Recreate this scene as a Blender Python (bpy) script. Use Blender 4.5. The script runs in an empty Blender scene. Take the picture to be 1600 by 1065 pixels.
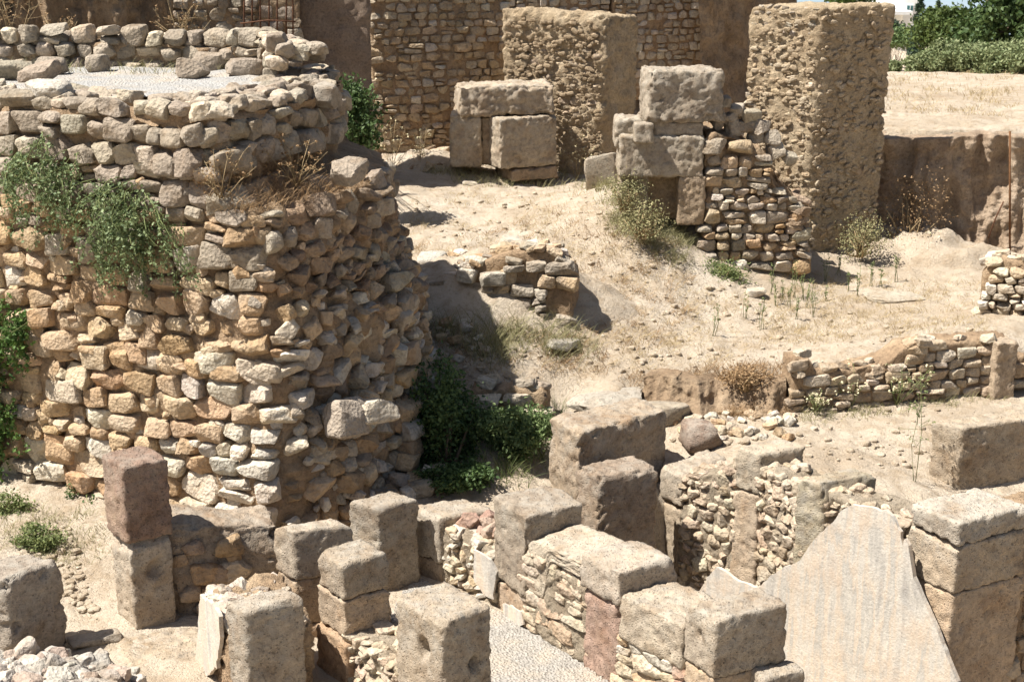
import bpy, math, random
import numpy as np
from mathutils import Vector, Matrix
random.seed(7); np.random.seed(7)
scene = bpy.context.scene
COL = scene.collection
R_ = math.radians

# ------------------------------------------------------------------ camera, sky, sun, exposure
CAM_H = 6.5; PITCH = R_(16.6); FPX = 2222.0
cam = bpy.data.cameras.new('camera'); cam.sensor_width = 36.0; cam.lens = 36.0*FPX/1600.0
cam.clip_start = 0.1; cam.clip_end = 20000
cam.dof.use_dof = True; cam.dof.focus_distance = 17.5; cam.dof.aperture_fstop = 4.5
camo = bpy.data.objects.new('camera', cam); COL.objects.link(camo)
camo.location = (0, 0, CAM_H); camo.rotation_euler = (math.pi/2-PITCH, 0, 0)
scene.camera = camo
SUN_AZ = R_(196); SUN_EL = R_(59)
world = bpy.data.worlds.new('World'); scene.world = world; world.use_nodes = True
wn = world.node_tree
sky = wn.nodes.new('ShaderNodeTexSky'); sky.sky_type = 'NISHITA'; sky.sun_disc = False
sky.sun_elevation = SUN_EL; sky.sun_rotation = math.pi/2-SUN_AZ; sky.dust_density = 2.0; sky.air_density = 1.0
bg = wn.nodes['Background']; bg.inputs['Strength'].default_value = 0.05
wn.links.new(sky.outputs['Color'], bg.inputs['Color'])
sun = bpy.data.lights.new('sun', 'SUN'); sun.energy = 5.0; sun.angle = R_(0.55); sun.color = (1.0, 0.955, 0.89)
suno = bpy.data.objects.new('sun', sun); COL.objects.link(suno)
SD = Vector((math.cos(SUN_AZ)*math.cos(SUN_EL), math.sin(SUN_AZ)*math.cos(SUN_EL), math.sin(SUN_EL)))
suno.rotation_euler = SD.to_track_quat('Z', 'Y').to_euler(); suno.location = SD*60
scene.view_settings.view_transform = 'Standard'; scene.view_settings.look = 'None'
scene.view_settings.gamma = 1.0; scene.view_settings.use_curve_mapping = False
scene.view_settings.exposure = 0.96

# ------------------------------------------------------------------ pixel <-> place
CT, ST = math.cos(PITCH), math.sin(PITCH)
def ray(px, py):
    u = (px-800)/FPX; v = (532.5-py)/FPX
    return np.array([u, CT+v*ST, -ST+v*CT])
def PZ(px, py, z):
    d = ray(px, py); t = (z-CAM_H)/d[2]; return np.array([0, 0, CAM_H])+d*t
def PD(px, py, Y):
    d = ray(px, py); t = Y/d[1]; return np.array([0, 0, CAM_H])+d*t
def PL(px, py, P0, P1):
    """pixel onto the vertical plane through the plan points P0, P1"""
    d = ray(px, py); n = np.array([P1[1]-P0[1], -(P1[0]-P0[0])])
    t = (n[0]*P0[0]+n[1]*P0[1])/(n[0]*d[0]+n[1]*d[1])
    return np.array([0, 0, CAM_H])+d*t

# ------------------------------------------------------------------ noise (numpy)
_rs = np.random.RandomState(3)
_perm = np.concatenate([_rs.permutation(512)]*3)
_g = _rs.normal(size=(512, 3)); _g /= np.linalg.norm(_g, axis=1)[:, None]
def perlin(p):
    p = np.asarray(p, float); i = np.floor(p).astype(int); f = p-i; i &= 511
    w = f*f*f*(f*(f*6-15)+10); out = 0
    for dx in (0, 1):
        for dy in (0, 1):
            for dz in (0, 1):
                h = _perm[_perm[_perm[(i[:, 0]+dx) & 511]+((i[:, 1]+dy) & 511)]+((i[:, 2]+dz) & 511)]
                g = _g[h]; d = f-np.array([dx, dy, dz])
                wt = (w[:, 0] if dx else 1-w[:, 0])*(w[:, 1] if dy else 1-w[:, 1])*(w[:, 2] if dz else 1-w[:, 2])
                out = out+wt*np.einsum('ij,ij->i', g, d)
    return out*1.6
def fbm(p, s, o=3, gain=.5):
    p = np.asarray(p, float)*s; a = 1; r = 0
    for k in range(o):
        r = r+a*perlin(p+17.3*k); p = p*2.03; a *= gain
    return r
def sstep(a, b, x):
    t = np.clip((x-a)/(b-a), 0, 1); return t*t*(3-2*t)

# ------------------------------------------------------------------ materials
def nd(nt, t, **kw):
    n = nt.nodes.new(t)
    for k, v in kw.items():
        if k in n.inputs: n.inputs[k].default_value = v
        else: setattr(n, k, v)
    return n
def mixc(nt, f, a, b, mode='MIX'):
    m = nt.nodes.new('ShaderNodeMix'); m.data_type = 'RGBA'; m.blend_type = mode
    for s, v in ((0, f), (6, a), (7, b)):
        if isinstance(v, bpy.types.NodeSocket): nt.links.new(v, m.inputs[s])
        else: m.inputs[s].default_value = v if s == 0 else (*v, 1)
    return m.outputs[2]
def noise(nt, vec, scale, detail=3, rough=.55):
    n = nd(nt, 'ShaderNodeTexNoise', Scale=scale, Detail=detail, Roughness=rough)
    nt.links.new(vec, n.inputs['Vector']); return n.outputs['Fac']
def ramp(nt, fac, stops):
    r = nt.nodes.new('ShaderNodeValToRGB'); nt.links.new(fac, r.inputs['Fac'])
    e = r.color_ramp.elements
    while len(e) < len(stops): e.new(.5)
    for k, (p, c) in enumerate(stops):
        e[k].position = p; e[k].color = (*c, 1) if len(c) == 3 else c
    return r.outputs['Color']
def g3(v): return (v, v, v)
def newmat(name, rough=.95):
    m = bpy.data.materials.new(name); m.use_nodes = True; nt = m.node_tree
    b = nt.nodes['Principled BSDF']; b.inputs['Roughness'].default_value = rough
    b.inputs['Specular IOR Level'].default_value = .15
    geo = nt.nodes.new('ShaderNodeNewGeometry')
    return m, nt, b, geo
def bump(nt, b, hs):
    prev = None
    for h, dist in hs:
        n = nd(nt, 'ShaderNodeBump', Strength=1.0, Distance=dist); nt.links.new(h, n.inputs['Height'])
        if prev: nt.links.new(prev, n.inputs['Normal'])
        prev = n.outputs['Normal']
    nt.links.new(prev, b.inputs['Normal'])

def mat_stone(name, grey=(.34, .31, .27), greyamt=.55, bs=1.0):
    """masonry stone: colour of the single stone comes from the object's colour"""
    m, nt, b, geo = newmat(name); P = geo.outputs['Position']
    oi = nt.nodes.new('ShaderNodeObjectInfo'); base = oi.outputs['Color']
    n1 = noise(nt, P, 4.5, 4); n2 = noise(nt, P, 22, 4, .6); n3 = noise(nt, P, 95, 2)
    c = mixc(nt, 1.0, base, ramp(nt, n1, [(.25, (.66, .59, .51)), (.5, (.9, .9, .9)), (.78, (1.06, 1.05, 1.03))]), 'MULTIPLY')
    c = mixc(nt, 1.0, c, ramp(nt, n2, [(.25, g3(.62)), (.5, g3(1.0)), (.8, g3(1.22))]), 'MULTIPLY')
    gm = ramp(nt, noise(nt, P, 2.6, 5, .65), [(.46, g3(0)), (.66, g3(greyamt))])
    c = mixc(nt, gm, c, grey)
    vo = nd(nt, 'ShaderNodeTexVoronoi', Scale=26.0); nt.links.new(P, vo.inputs['Vector'])
    nt.links.new(c, b.inputs['Base Color'])
    bump(nt, b, [(n1, .05*bs), (n2, .018*bs), (vo.outputs['Distance'], .012*bs), (n3, .008*bs)])
    return m
def mat_block(name):
    """weathered tuff ashlar: grey lichen skin on the parts long exposed, warm below"""
    m, nt, b, geo = newmat(name); P = geo.outputs['Position']
    oi = nt.nodes.new('ShaderNodeObjectInfo'); base = oi.outputs['Color']
    n1 = noise(nt, P, 3.0, 4, .6); n2 = noise(nt, P, 16, 4, .65); n3 = noise(nt, P, 70, 3, .7)
    c = mixc(nt, 1.0, base, ramp(nt, n1, [(.25, (.62, .52, .43)), (.5, (.86, .84, .82)), (.75, (1.0, .96, .92))]), 'MULTIPLY')
    c = mixc(nt, 1.0, c, ramp(nt, n2, [(.28, g3(.6)), (.5, g3(1.0)), (.75, g3(1.25))]), 'MULTIPLY')
    c = mixc(nt, 1.0, c, ramp(nt, n3, [(.3, g3(.72)), (.5, g3(1.0)), (.72, g3(1.15))]), 'MULTIPLY')
    lich = ramp(nt, noise(nt, P, 6.5, 6, .7), [(.44, g3(0)), (.66, g3(.6))])
    alpha = oi.outputs['Alpha']
    tc = nt.nodes.new('ShaderNodeTexCoord'); sp = nt.nodes.new('ShaderNodeSeparateXYZ'); nt.links.new(tc.outputs['Generated'], sp.inputs[0])
    mr = nd(nt, 'ShaderNodeMapRange'); mr.inputs[1].default_value = .25; mr.inputs[2].default_value = .9; mr.inputs[3].default_value = .25; mr.inputs[4].default_value = 1.25
    nt.links.new(sp.outputs['Z'], mr.inputs[0])
    c = mixc(nt, ramp(nt, noise(nt, P, 2.1, 6, .68), [(.50, g3(0)), (.70, g3(.6))]), c, (.26, .205, .155))
    c = mixc(nt, ramp(nt, noise(nt, P, 1.3, 5, .6), [(.54, g3(0)), (.72, g3(.5))]), c, (.47, .36, .245))
    a0 = nd(nt, 'ShaderNodeMath', operation='MULTIPLY'); nt.links.new(alpha, a0.inputs[0]); nt.links.new(mr.outputs[0], a0.inputs[1]); alpha = a0.outputs[0]
    am = nd(nt, 'ShaderNodeMath', operation='MULTIPLY'); nt.links.new(alpha, am.inputs[0]); nt.links.new(lich, am.inputs[1])
    c = mixc(nt, am.outputs[0], c, (.41, .375, .315))
    vo = nd(nt, 'ShaderNodeTexVoronoi', Scale=34.0); nt.links.new(P, vo.inputs['Vector'])
    pit = ramp(nt, vo.outputs['Distance'], [(.08, g3(0)), (.32, g3(1))])
    nt.links.new(c, b.inputs['Base Color'])
    bump(nt, b, [(n2, .010), (pit, .009), (n3, .013)])
    return m
def mat_earth(name, c1, c2, c3, s=1.0, bd=.05):
    m, nt, b, geo = newmat(name); P = geo.outputs['Position']
    n1 = noise(nt, P, 1.6*s, 5, .6); n2 = noise(nt, P, 14*s, 4, .65); n3 = noise(nt, P, 60*s, 3, .7)
    c = ramp(nt, n1, [(.3, c1), (.5, c2), (.7, c3)])
    c = mixc(nt, 1.0, c, ramp(nt, n2, [(.28, g3(.66)), (.5, g3(1.0)), (.75, g3(1.2))]), 'MULTIPLY')
    c = mixc(nt, 1.0, c, ramp(nt, n3, [(.3, g3(.8)), (.5, g3(1.0)), (.7, g3(1.12))]), 'MULTIPLY')
    nt.links.new(c, b.inputs['Base Color']); bump(nt, b, [(n2, bd), (n3, bd*.35)])
    return m
def mat_ground():
    m, nt, b, geo = newmat('dry_earth'); P = geo.outputs['Position']
    n1 = noise(nt, P, .55, 6, .62); n2 = noise(nt, P, 4.2, 5, .65); n3 = noise(nt, P, 26, 4, .7); n4 = noise(nt, P, 90, 2, .6)
    c = ramp(nt, n1, [(.32, (.41, .33, .24)), (.5, (.50, .42, .32)), (.68, (.56, .485, .385))])
    c = mixc(nt, ramp(nt, n2, [(.47, g3(0)), (.66, g3(.8))]), c, (.36, .275, .185))
    c = mixc(nt, ramp(nt, n3, [(.55, g3(0)), (.72, g3(.6))]), c, (.25, .19, .12))
    c = mixc(nt, ramp(nt, n4, [(.60, g3(0)), (.74, g3(.55))]), c, (.58, .51, .41))
    nt.links.new(c, b.inputs['Base Color']); bump(nt, b, [(n2, .05), (n3, .035), (n4, .012)])
    return m
def mat_gravel(name, c1, c2):
    m, nt, b, geo = newmat(name); P = geo.outputs['Position']
    vo = nd(nt, 'ShaderNodeTexVoronoi', Scale=38.0); nt.links.new(P, vo.inputs['Vector'])
    c = ramp(nt, vo.outputs['Color'], [(.15, c1), (.85, c2)])
    c = mixc(nt, ramp(nt, noise(nt, P, 2.5, 4), [(.45, g3(0)), (.7, g3(.6))]), c, (.46, .38, .28))
    nt.links.new(c, b.inputs['Base Color']); bump(nt, b, [(vo.outputs['Distance'], .02), (noise(nt, P, 60, 2), .01)])
    return m
def mat_plaster():
    m, nt, b, geo = newmat('plaster', .9); P = geo.outputs['Position']
    mp = nd(nt, 'ShaderNodeMapping'); mp.inputs['Scale'].default_value = (1, 1, .16); nt.links.new(P, mp.inputs['Vector'])
    n1 = noise(nt, mp.outputs[0], 5.5, 5, .6); n2 = noise(nt, P, 3.0, 5, .65); n3 = noise(nt, P, 40, 4, .7)
    c = ramp(nt, n1, [(.30, (.36, .335, .30)), (.44, (.53, .485, .415)), (.52, (.55, .46, .36)), (.59, (.44, .41, .36)), (.70, (.58, .525, .44))])
    c = mixc(nt, ramp(nt, n2, [(.52, g3(0)), (.72, g3(.65))]), c, (.52, .405, .30))
    c = mixc(nt, 1.0, c, ramp(nt, n3, [(.3, g3(.82)), (.5, g3(1.0)), (.7, g3(1.1))]), 'MULTIPLY')
    nt.links.new(c, b.inputs['Base Color']); bump(nt, b, [(n2, .02), (n3, .006)])
    return m
def mat_leaf(name, c1, c2, trans=.25, rough=.6):
    m, nt, b, geo = newmat(name, rough); P = geo.outputs['Position']
    b.inputs['Specular IOR Level'].default_value = .35
    c = ramp(nt, geo.outputs['Random Per Island'], [(0, c1), (1, c2)])
    nt.links.new(c, b.inputs['Base Color'])
    tr = nt.nodes.new('ShaderNodeBsdfTranslucent'); nt.links.new(c, tr.inputs['Color'])
    mx = nd(nt, 'ShaderNodeMixShader', Fac=trans)
    nt.links.new(b.outputs[0], mx.inputs[1]); nt.links.new(tr.outputs[0], mx.inputs[2])
    nt.links.new(mx.outputs[0], nt.nodes['Material Output'].inputs['Surface'])
    return m
def mat_plain(name, c, rough=.8, metal=0, var=.25, s=20):
    m, nt, b, geo = newmat(name, rough)
    n = noise(nt, geo.outputs['Position'], s, 4)
    nt.links.new(mixc(nt, 1.0, c, ramp(nt, n, [(.3, g3(1-var)), (.7, g3(1+var))]), 'MULTIPLY'), b.inputs['Base Color'])
    b.inputs['Metallic'].default_value = metal
    return m
M = dict(
    stone=mat_stone('rubble_stone', (.38, .32, .25), .35), limestone=mat_stone('coursed_stone', (.42, .38, .32), .35), block=mat_block('tuff_ashlar'),
    mortar=mat_earth('earth_mortar', (.27, .185, .115), (.36, .255, .16), (.44, .33, .215)),
    lime=mat_earth('lime_mortar', (.32, .25, .175), (.42, .345, .25), (.50, .42, .32), 2.0, .05),
    yellowrubble=mat_earth('yellow_rubble', (.40, .30, .19), (.50, .39, .26), (.60, .50, .36), 3.0, .03),
    brownrubble=mat_earth('brown_rubble', (.31, .23, .145), (.39, .295, .19), (.47, .37, .25), 3.0, .03),
    clayg=mat_earth('golden_clay', (.40, .30, .19), (.50, .39, .255), (.58, .47, .325), 1.6, .05),
    cutbank=mat_earth('cut_bank_earth', (.34, .245, .165), (.44, .33, .23), (.53, .42, .31), 1.4, .06),
    clay=mat_earth('clay_daub', (.30, .21, .125), (.41, .295, .18), (.50, .375, .235), 1.3, .06),
    claydark=mat_earth('brown_stucco', (.25, .185, .135), (.32, .24, .18), (.38, .29, .215), 2.0, .05),
    bank=mat_earth('bank_earth', (.24, .165, .10), (.33, .235, .15), (.42, .315, .21), 1.2, .06),
    ground=mat_ground(), gravel=mat_gravel('grey_gravel', (.27, .25, .22), (.39, .365, .325)),
    whitegravel=mat_gravel('pale_gravel', (.30, .29, .27), (.42, .41, .385)),
    plaster=mat_plaster(),
    pebble=mat_earth('pebble', (.36, .28, .19), (.50, .41, .30), (.60, .52, .41), 4.0, .02),
    caper=mat_leaf('caper_leaf', (.10, .145, .06), (.27, .33, .16)),
    ivy=mat_leaf('vine_leaf', (.045, .10, .022), (.13, .22, .05)),
    shrub=mat_leaf('shrub_leaf', (.04, .08, .022), (.12, .18, .06)),
    bush=mat_leaf('bush_leaf', (.07, .12, .04), (.20, .26, .10)),
    weed=mat_leaf('weed_leaf', (.10, .14, .045), (.24, .27, .10)),
    straw=mat_leaf('straw', (.30, .22, .11), (.55, .44, .25), .2, .8),
    drybrown=mat_leaf('dry_brown', (.20, .125, .06), (.42, .28, .15), .15, .85),
    greystraw=mat_leaf('green_straw', (.16, .16, .07), (.40, .36, .19), .2, .8),
    tree=mat_leaf('tree_leaf', (.035, .07, .02), (.10, .15, .045)),
    tree2=mat_leaf('broadleaf', (.05, .085, .02), (.13, .17, .045)),
    hedge=mat_leaf('hedge_leaf', (.13, .17, .07), (.31, .34, .17)),
    pine=mat_leaf('conifer_needle', (.025, .05, .03), (.07, .11, .06)),
    bark=mat_plain('bark', (.12, .09, .06)), stem=mat_plain('dry_stem', (.36, .27, .15)),
    gstem=mat_plain('green_stem', (.17, .20, .08)), flower=mat_plain('seed_head', (.62, .56, .36)),
    rust=mat_plain('rusted_iron', (.12, .06, .035), .85, .2, .4, 30), rustbar=mat_plain('rusted_pole', (.15, .075, .035), .8, .2, .3),
    white=mat_plain('white_paint', (.78, .78, .76), .7, 0, .05, 3), glass=mat_plain('window_glass', (.06, .16, .17), .15, 0, .1),
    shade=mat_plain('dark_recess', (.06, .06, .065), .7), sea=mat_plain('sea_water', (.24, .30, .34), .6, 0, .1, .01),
    concrete=mat_plain('concrete', (.5, .47, .42), .9, 0, .12, 2),
)

# ------------------------------------------------------------------ object helpers
def tag(o, label=None, cat=None, group=None, kind=None):
    for k, v in (('label', label), ('category', cat), ('group', group), ('kind', kind)):
        if v: o[k] = v
    return o
def thing(name, loc, label, cat, group=None):
    o = bpy.data.objects.new(name, None); COL.objects.link(o); o.location = Vector(loc)
    o.empty_display_size = .1
    bpy.context.view_layer.update()
    return tag(o, label, cat, group, 'thing')
def meshdata(name, V, Fq, mat, smooth=True, sharp=None):
    me = bpy.data.meshes.new(name); V = np.asarray(V, np.float32)
    if isinstance(Fq, np.ndarray):
        n, k = Fq.shape
        me.vertices.add(len(V)); me.vertices.foreach_set('co', V.ravel())
        me.loops.add(n*k); me.loops.foreach_set('vertex_index', Fq.astype(np.int32).ravel())
        me.polygons.add(n); me.polygons.foreach_set('loop_start', np.arange(0, n*k, k, dtype=np.int32))
        me.polygons.foreach_set('loop_total', np.full(n, k, np.int32))
        me.update(calc_edges=True)
    else:
        me.from_pydata([tuple(v) for v in V], [], Fq)
    me.polygons.foreach_set('use_smooth', [smooth]*len(me.polygons))
    me.materials.append(mat); me.update()
    if sharp: me.set_sharp_from_angle(angle=sharp)
    return me
def link(name, me, parent=None, loc=None, col=None):
    o = bpy.data.objects.new(name, me); COL.objects.link(o)
    if loc is not None: o.location = Vector(loc)
    if parent is not None:
        p = parent
        off = Vector((0, 0, 0))
        while p is not None: off += p.location; p = p.parent
        o.parent = parent; o.location = o.location-off
    if col is not None: o.color = col if len(col) == 4 else (*col, 1)
    return o
def obj(name, V, Fq, mat, parent=None, smooth=True, col=None, origin=None):
    """one mesh object from world-space vertices; origin at the middle of its base unless given"""
    V = np.asarray(V, float)
    if origin is None:
        mn, mx = V.min(0), V.max(0); origin = np.array([(mn[0]+mx[0])/2, (mn[1]+mx[1])/2, mn[2]])
    return link(name, meshdata(name, V-origin, Fq, mat, smooth), parent, origin, col)

def lattice(nx, ny, nz):
    """welded surface of a box of nx*ny*nz cells -> integer coords, quads"""
    I = np.full((nx+1, ny+1, nz+1), -1)
    m = np.zeros_like(I, bool)
    m[0] = m[-1] = True; m[:, 0] = m[:, -1] = True; m[:, :, 0] = m[:, :, -1] = True
    I[m] = np.arange(m.sum()); c = np.argwhere(m).astype(float)
    Q = []
    def q(a, fl):
        f = np.stack([a[:-1, :-1], a[1:, :-1], a[1:, 1:], a[:-1, 1:]], -1).reshape(-1, 4)
        Q.append(f[:, ::-1] if fl else f)
    q(I[0], True); q(I[-1], False); q(I[:, 0], False); q(I[:, -1], True); q(I[:, :, 0], True); q(I[:, :, -1], False)
    return c, np.concatenate(Q)

def block(name, f, a, b, zb, zt, mat, parent=None, col=None, r=.028, amp=.013, res=.026, seed=None, lean=0,
          top=None, holes=(), chip=1.0, big=.012, bottom=None, taper=0, tilt=(0, 0)):
    """a hewn block: front corner f, edge vectors a, b in plan, worn edges, chips and a rough skin"""
    f, a, b = [np.asarray(v, float)[:2] for v in (f, a, b)]; r = r*.62
    la, lb, h = np.linalg.norm(a), np.linalg.norm(b), zt-zb
    A, B = a/la, b/lb
    n = [max(3, int(math.ceil(d/res))) for d in (la, lb, h)]
    c, Q = lattice(*n)
    if A[0]*B[1]-A[1]*B[0] < 0: Q = Q[:, ::-1]
    hs = np.array([la, lb, h])/2
    p = (c/np.array(n)*2-1)*hs
    sd = seed if seed is not None else random.random()*100
    q = p+sd
    rr = r*(.8+chip*(1.3*np.clip(fbm(q, 3.0, 2), 0, 1)+3.6*np.clip(fbm(q+9, 8, 3)-.10, 0, 1)))
    rr = np.minimum(rr, hs.min()*.8)[:, None]
    inn = np.clip(p, -(hs-rr), hs-rr); d = p-inn
    dn = np.linalg.norm(d, axis=1, keepdims=True); nrm = d/np.maximum(dn, 1e-6)
    p = inn+nrm*np.minimum(dn, rr)
    disp = big*fbm(q, 2.2, 2)+amp*fbm(q, 9, 3, .6)+amp*.55*fbm(q, 26, 2)
    pits = np.clip(perlin(q*13)-.45, 0, 1)*.05*amp/.010
    disp = disp-pits
    for (ax, sgn, u, v, rad, dep) in holes:
        o = [k for k in range(3) if k != ax]
        rad2 = (p[:, o[0]]-u)**2+((p[:, o[1]]-v)/1.35)**2
        disp = disp-dep*np.exp(-(rad2/rad**2)**2)*(np.sign(p[:, ax]) == sgn)*(np.abs(nrm[:, ax]) > .7)
    p = p+nrm*disp[:, None]
    rk = np.random.RandomState(int(sd*997) % 99991)
    for _ in range(rk.randint(2, 5)):          # broken corners and arrises
        sg = rk.choice([-1, 1], 3).astype(float); 
        if rk.uniform() < .75: sg[2] = 1
        dv = sg*rk.uniform(.25, 1, 3); 
        if rk.uniform() < .5: dv[rk.randint(2)] *= .1
        dv /= np.linalg.norm(dv); cut = rk.uniform(.015, .07)*min(1, chip+.2)
        e = p@dv-((sg*hs)@dv-cut)+.014*fbm(q, 11, 2)
        p = p-np.clip(e, 0, None)[:, None]*dv
    z01 = (p[:, 2]+hs[2])/h
    p[:, 0] *= 1-taper*z01; p[:, 1] *= 1-taper*z01
    z = zb+p[:, 2]+hs[2]
    z += z01*(tilt[0]*p[:, 0]+tilt[1]*p[:, 1])
    if top is not None:
        t = np.array([top((x+hs[0])/la) for x in p[:, 0]]); z = zb+(z-zb)*(t-zb)/h
    if bottom is not None:
        t = np.array([bottom((x+hs[0])/la) for x in p[:, 0]]); z = zt-(zt-z)*(zt-t)/h
    W = np.empty_like(p)
    ctr = f+a/2+b/2
    W[:, :2] = ctr+p[:, :1]*A+p[:, 1:2]*B; W[:, 2] = z
    W[:, 0] += lean*(z-zb)
    return obj(name, W, Q, mat, parent, True, col)
def blockpx(name, L, F, R, zt, zb, mat, parent=None, **kw):
    l, f, r = [PZ(*p, zt) for p in (L, F, R)]
    return block(name, f, l-f, r-f, zb, zt, mat, parent, **kw)
def px3(L, F, R, zt):
    return [PZ(*p, zt)[:2] for p in (L, F, R)]

# ---- a library of loose stone shapes shared by every wall
def rock_shape(n, k, jit, chops, amp, seed):
    rs = np.random.RandomState(seed)
    c, Q = lattice(n, n, n); p = c/n*2-1
    p = np.sign(p)*np.abs(p)**.85
    nn = (np.abs(p)**k).sum(1)**(1/k); p = p/nn[:, None]
    cj = rs.normal(size=(2, 2, 2, 3))*jit
    w = (p+1)/2; o = np.zeros_like(p)
    for i in (0, 1):
        for j in (0, 1):
            for l in (0, 1):
                ww = (w[:, 0] if i else 1-w[:, 0])*(w[:, 1] if j else 1-w[:, 1])*(w[:, 2] if l else 1-w[:, 2])
                o += ww[:, None]*cj[i, j, l]
    p = p+o
    for _ in range(chops):
        d = rs.normal(size=3); d /= np.linalg.norm(d); t = rs.uniform(.60, .88)*(np.abs(d).sum()**.6)
        e = p@d-t; p = p-np.clip(e, 0, None)[:, None]*d*.92
    nr = p/np.linalg.norm(p, axis=1, keepdims=True)
    p = p+nr*(amp*fbm(p+seed*3.1, 1.6, 3, .6)+.035*fbm(p*1.0+seed, 4.0, 2))[:, None]
    m = np.abs(p).max(0); p = p/m
    return p, Q
ROCK = {'round': [], 'square': [], 'angular': [], 'small': []}
for kind, kk, jt, ch, am, nn, cnt in (('round', 5.0, .22, 9, .07, 9, 26), ('square', 10, .15, 6, .035, 9, 28),
                                      ('angular', 7, .20, 8, .05, 9, 30), ('small', 3.2, .2, 4, .10, 3, 14)):
    for i in range(cnt):
        V, Q = rock_shape(nn, kk, jt, ch, am, 100*len(kind)+i)
        ROCK[kind].append((V, Q))
_rockme = {}
def rock_me(kind, mat):
    key = (kind, random.randrange(len(ROCK[kind])), mat.name)
    if key not in _rockme:
        V, Q = ROCK[kind][key[1]]; _rockme[key] = meshdata('stone', V, Q, mat, True, {'angular': .38, 'square': .42, 'round': .6}.get(kind))
    return _rockme[key]
def stone(parent, pos, T, N, w, d, h, col, kind='round', mat=None, name='stone', rot=.08):
    """one stone of half-size w,d,h: T along the wall, N out of it"""
    T = Vector(T).normalized(); N = Vector(N); N = (N-T*N.dot(T)).normalized(); U = T.cross(N)*-1
    if U.z < 0: U = -U
    m = Matrix((T, N, U)).transposed()
    if m.determinant() < 0: m = Matrix((-T, N, U)).transposed()
    e = Matrix.Rotation(random.gauss(0, rot), 3, 'X') @ Matrix.Rotation(random.gauss(0, rot), 3, 'Y') @ Matrix.Rotation(random.gauss(0, rot), 3, 'Z')
    if random.random() < .5: e = e @ Matrix.Rotation(math.pi, 3, 'Y')
    m = (m @ e)
    o = link(name, rock_me(kind, mat or M['stone']), parent, pos, col)
    o.rotation_euler = m.to_euler(); o.scale = (w, d, h)
    return o
def pal(cols, j=.08):
    c = random.choice(cols); k = 1+random.gauss(0, j)
    return tuple(max(.02, v*k*(1+random.gauss(0, .012))) for v in c)
TAN = [(.50, .365, .225), (.46, .325, .195), (.53, .40, .26), (.47, .32, .185), (.55, .435, .30)]
CREAM = [(.60, .52, .40), (.63, .565, .46), (.56, .47, .35), (.58, .52, .43)]
GREYB = [(.36, .305, .235), (.40, .345, .27), (.33, .275, .21), (.44, .375, .29)]
ORANGE = [(.48, .335, .205), (.45, .305, .18), (.50, .365, .235)]
BROWN = [(.31, .22, .145), (.35, .255, .17), (.27, .20, .14), (.39, .29, .195)]

def masonry(parent, S, s0, s1, z0, z1, ch, asp, depth, colf, proud=.02, kinds=('round',), mat=None, name='stone', keep=None,
            rot=.07, fit=1.08, wav=.03, limit=290, splitp=.12, miss=0.0):
    n = 0; z = z0; row = 0
    while z < z1 and n < limit:
        h = random.uniform(*ch); s = s0-random.random()*h
        while s < s1 and n < limit:
            hh = h*random.uniform(.85, 1.12)
            w = hh*random.uniform(*asp); sc = s+w/2; zc = z+h/2+wav*math.sin(sc*1.9+row*.35)+random.gauss(0, h*.05)
            s += w
            if sc < s0 or sc > s1: continue
            if keep and not keep(sc, zc): continue
            if random.random() < miss: continue
            cells = [(sc, zc, w, hh)]
            if random.random() < splitp:
                cells = [(sc, zc+hh*.26, w*random.uniform(.8, 1), hh*.5), (sc+w*random.uniform(-.1, .1), zc-hh*.26, w*random.uniform(.7, 1), hh*.5)]
            for (a, b, ww, h2) in cells:
                P, T, N = S(a, b)
                pr = proud+random.gauss(0, depth*.10)
                stone(parent, P+np.array(N)*(pr-depth*.35), T, N, ww/2*fit, depth*random.uniform(.55, .75), h2/2*fit, colf(a, b),
                      random.choice(kinds), mat, name, rot)
                n += 1
        z += h*.96; row += 1
    return n
def rubble_fill(parent, S, s0, s1, z0, z1, n, smin, smax, mat, name='small_rubble', proud=0.0):
    """stones too small and too many to pick apart, joined into one part"""
    r_ = np.random.RandomState(n); Vs, Fs, o = [], [], 0
    for _ in range(n):
        V_, Q_ = ROCK['small'][r_.randint(14)]; sz = smin+(smax-smin)*r_.uniform()**2.4
        P, T, N = S(r_.uniform(s0, s1), r_.uniform(z0, z1)); T, N = np.array(T, float), np.array(N, float)
        a = r_.normal(0, .35); U = np.array([0, 0, 1.]); T2 = T*math.cos(a)+U*math.sin(a); U2 = -T*math.sin(a)+U*math.cos(a)
        Vs.append(P+N*(proud+r_.normal(0, .015))+(V_[:, :1]*T2*1.35+V_[:, 1:2]*N*.5+V_[:, 2:]*U2*.75)*sz); Fs.append(Q_+o); o += len(V_)
    ob = obj(name, np.concatenate(Vs), np.concatenate(Fs), mat, parent, False); ob['kind'] = 'stuff'; return ob
def straight(P0, P1, side=1):
    P0, P1 = np.asarray(P0, float)[:2], np.asarray(P1, float)[:2]
    T = (P1-P0)/np.linalg.norm(P1-P0); N = np.array([T[1], -T[0]])*side
    L = np.linalg.norm(P1-P0)
    return (lambda s, z: (np.array([*(P0+T*s), z]), (*T, 0), (*N, 0))), L

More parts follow.
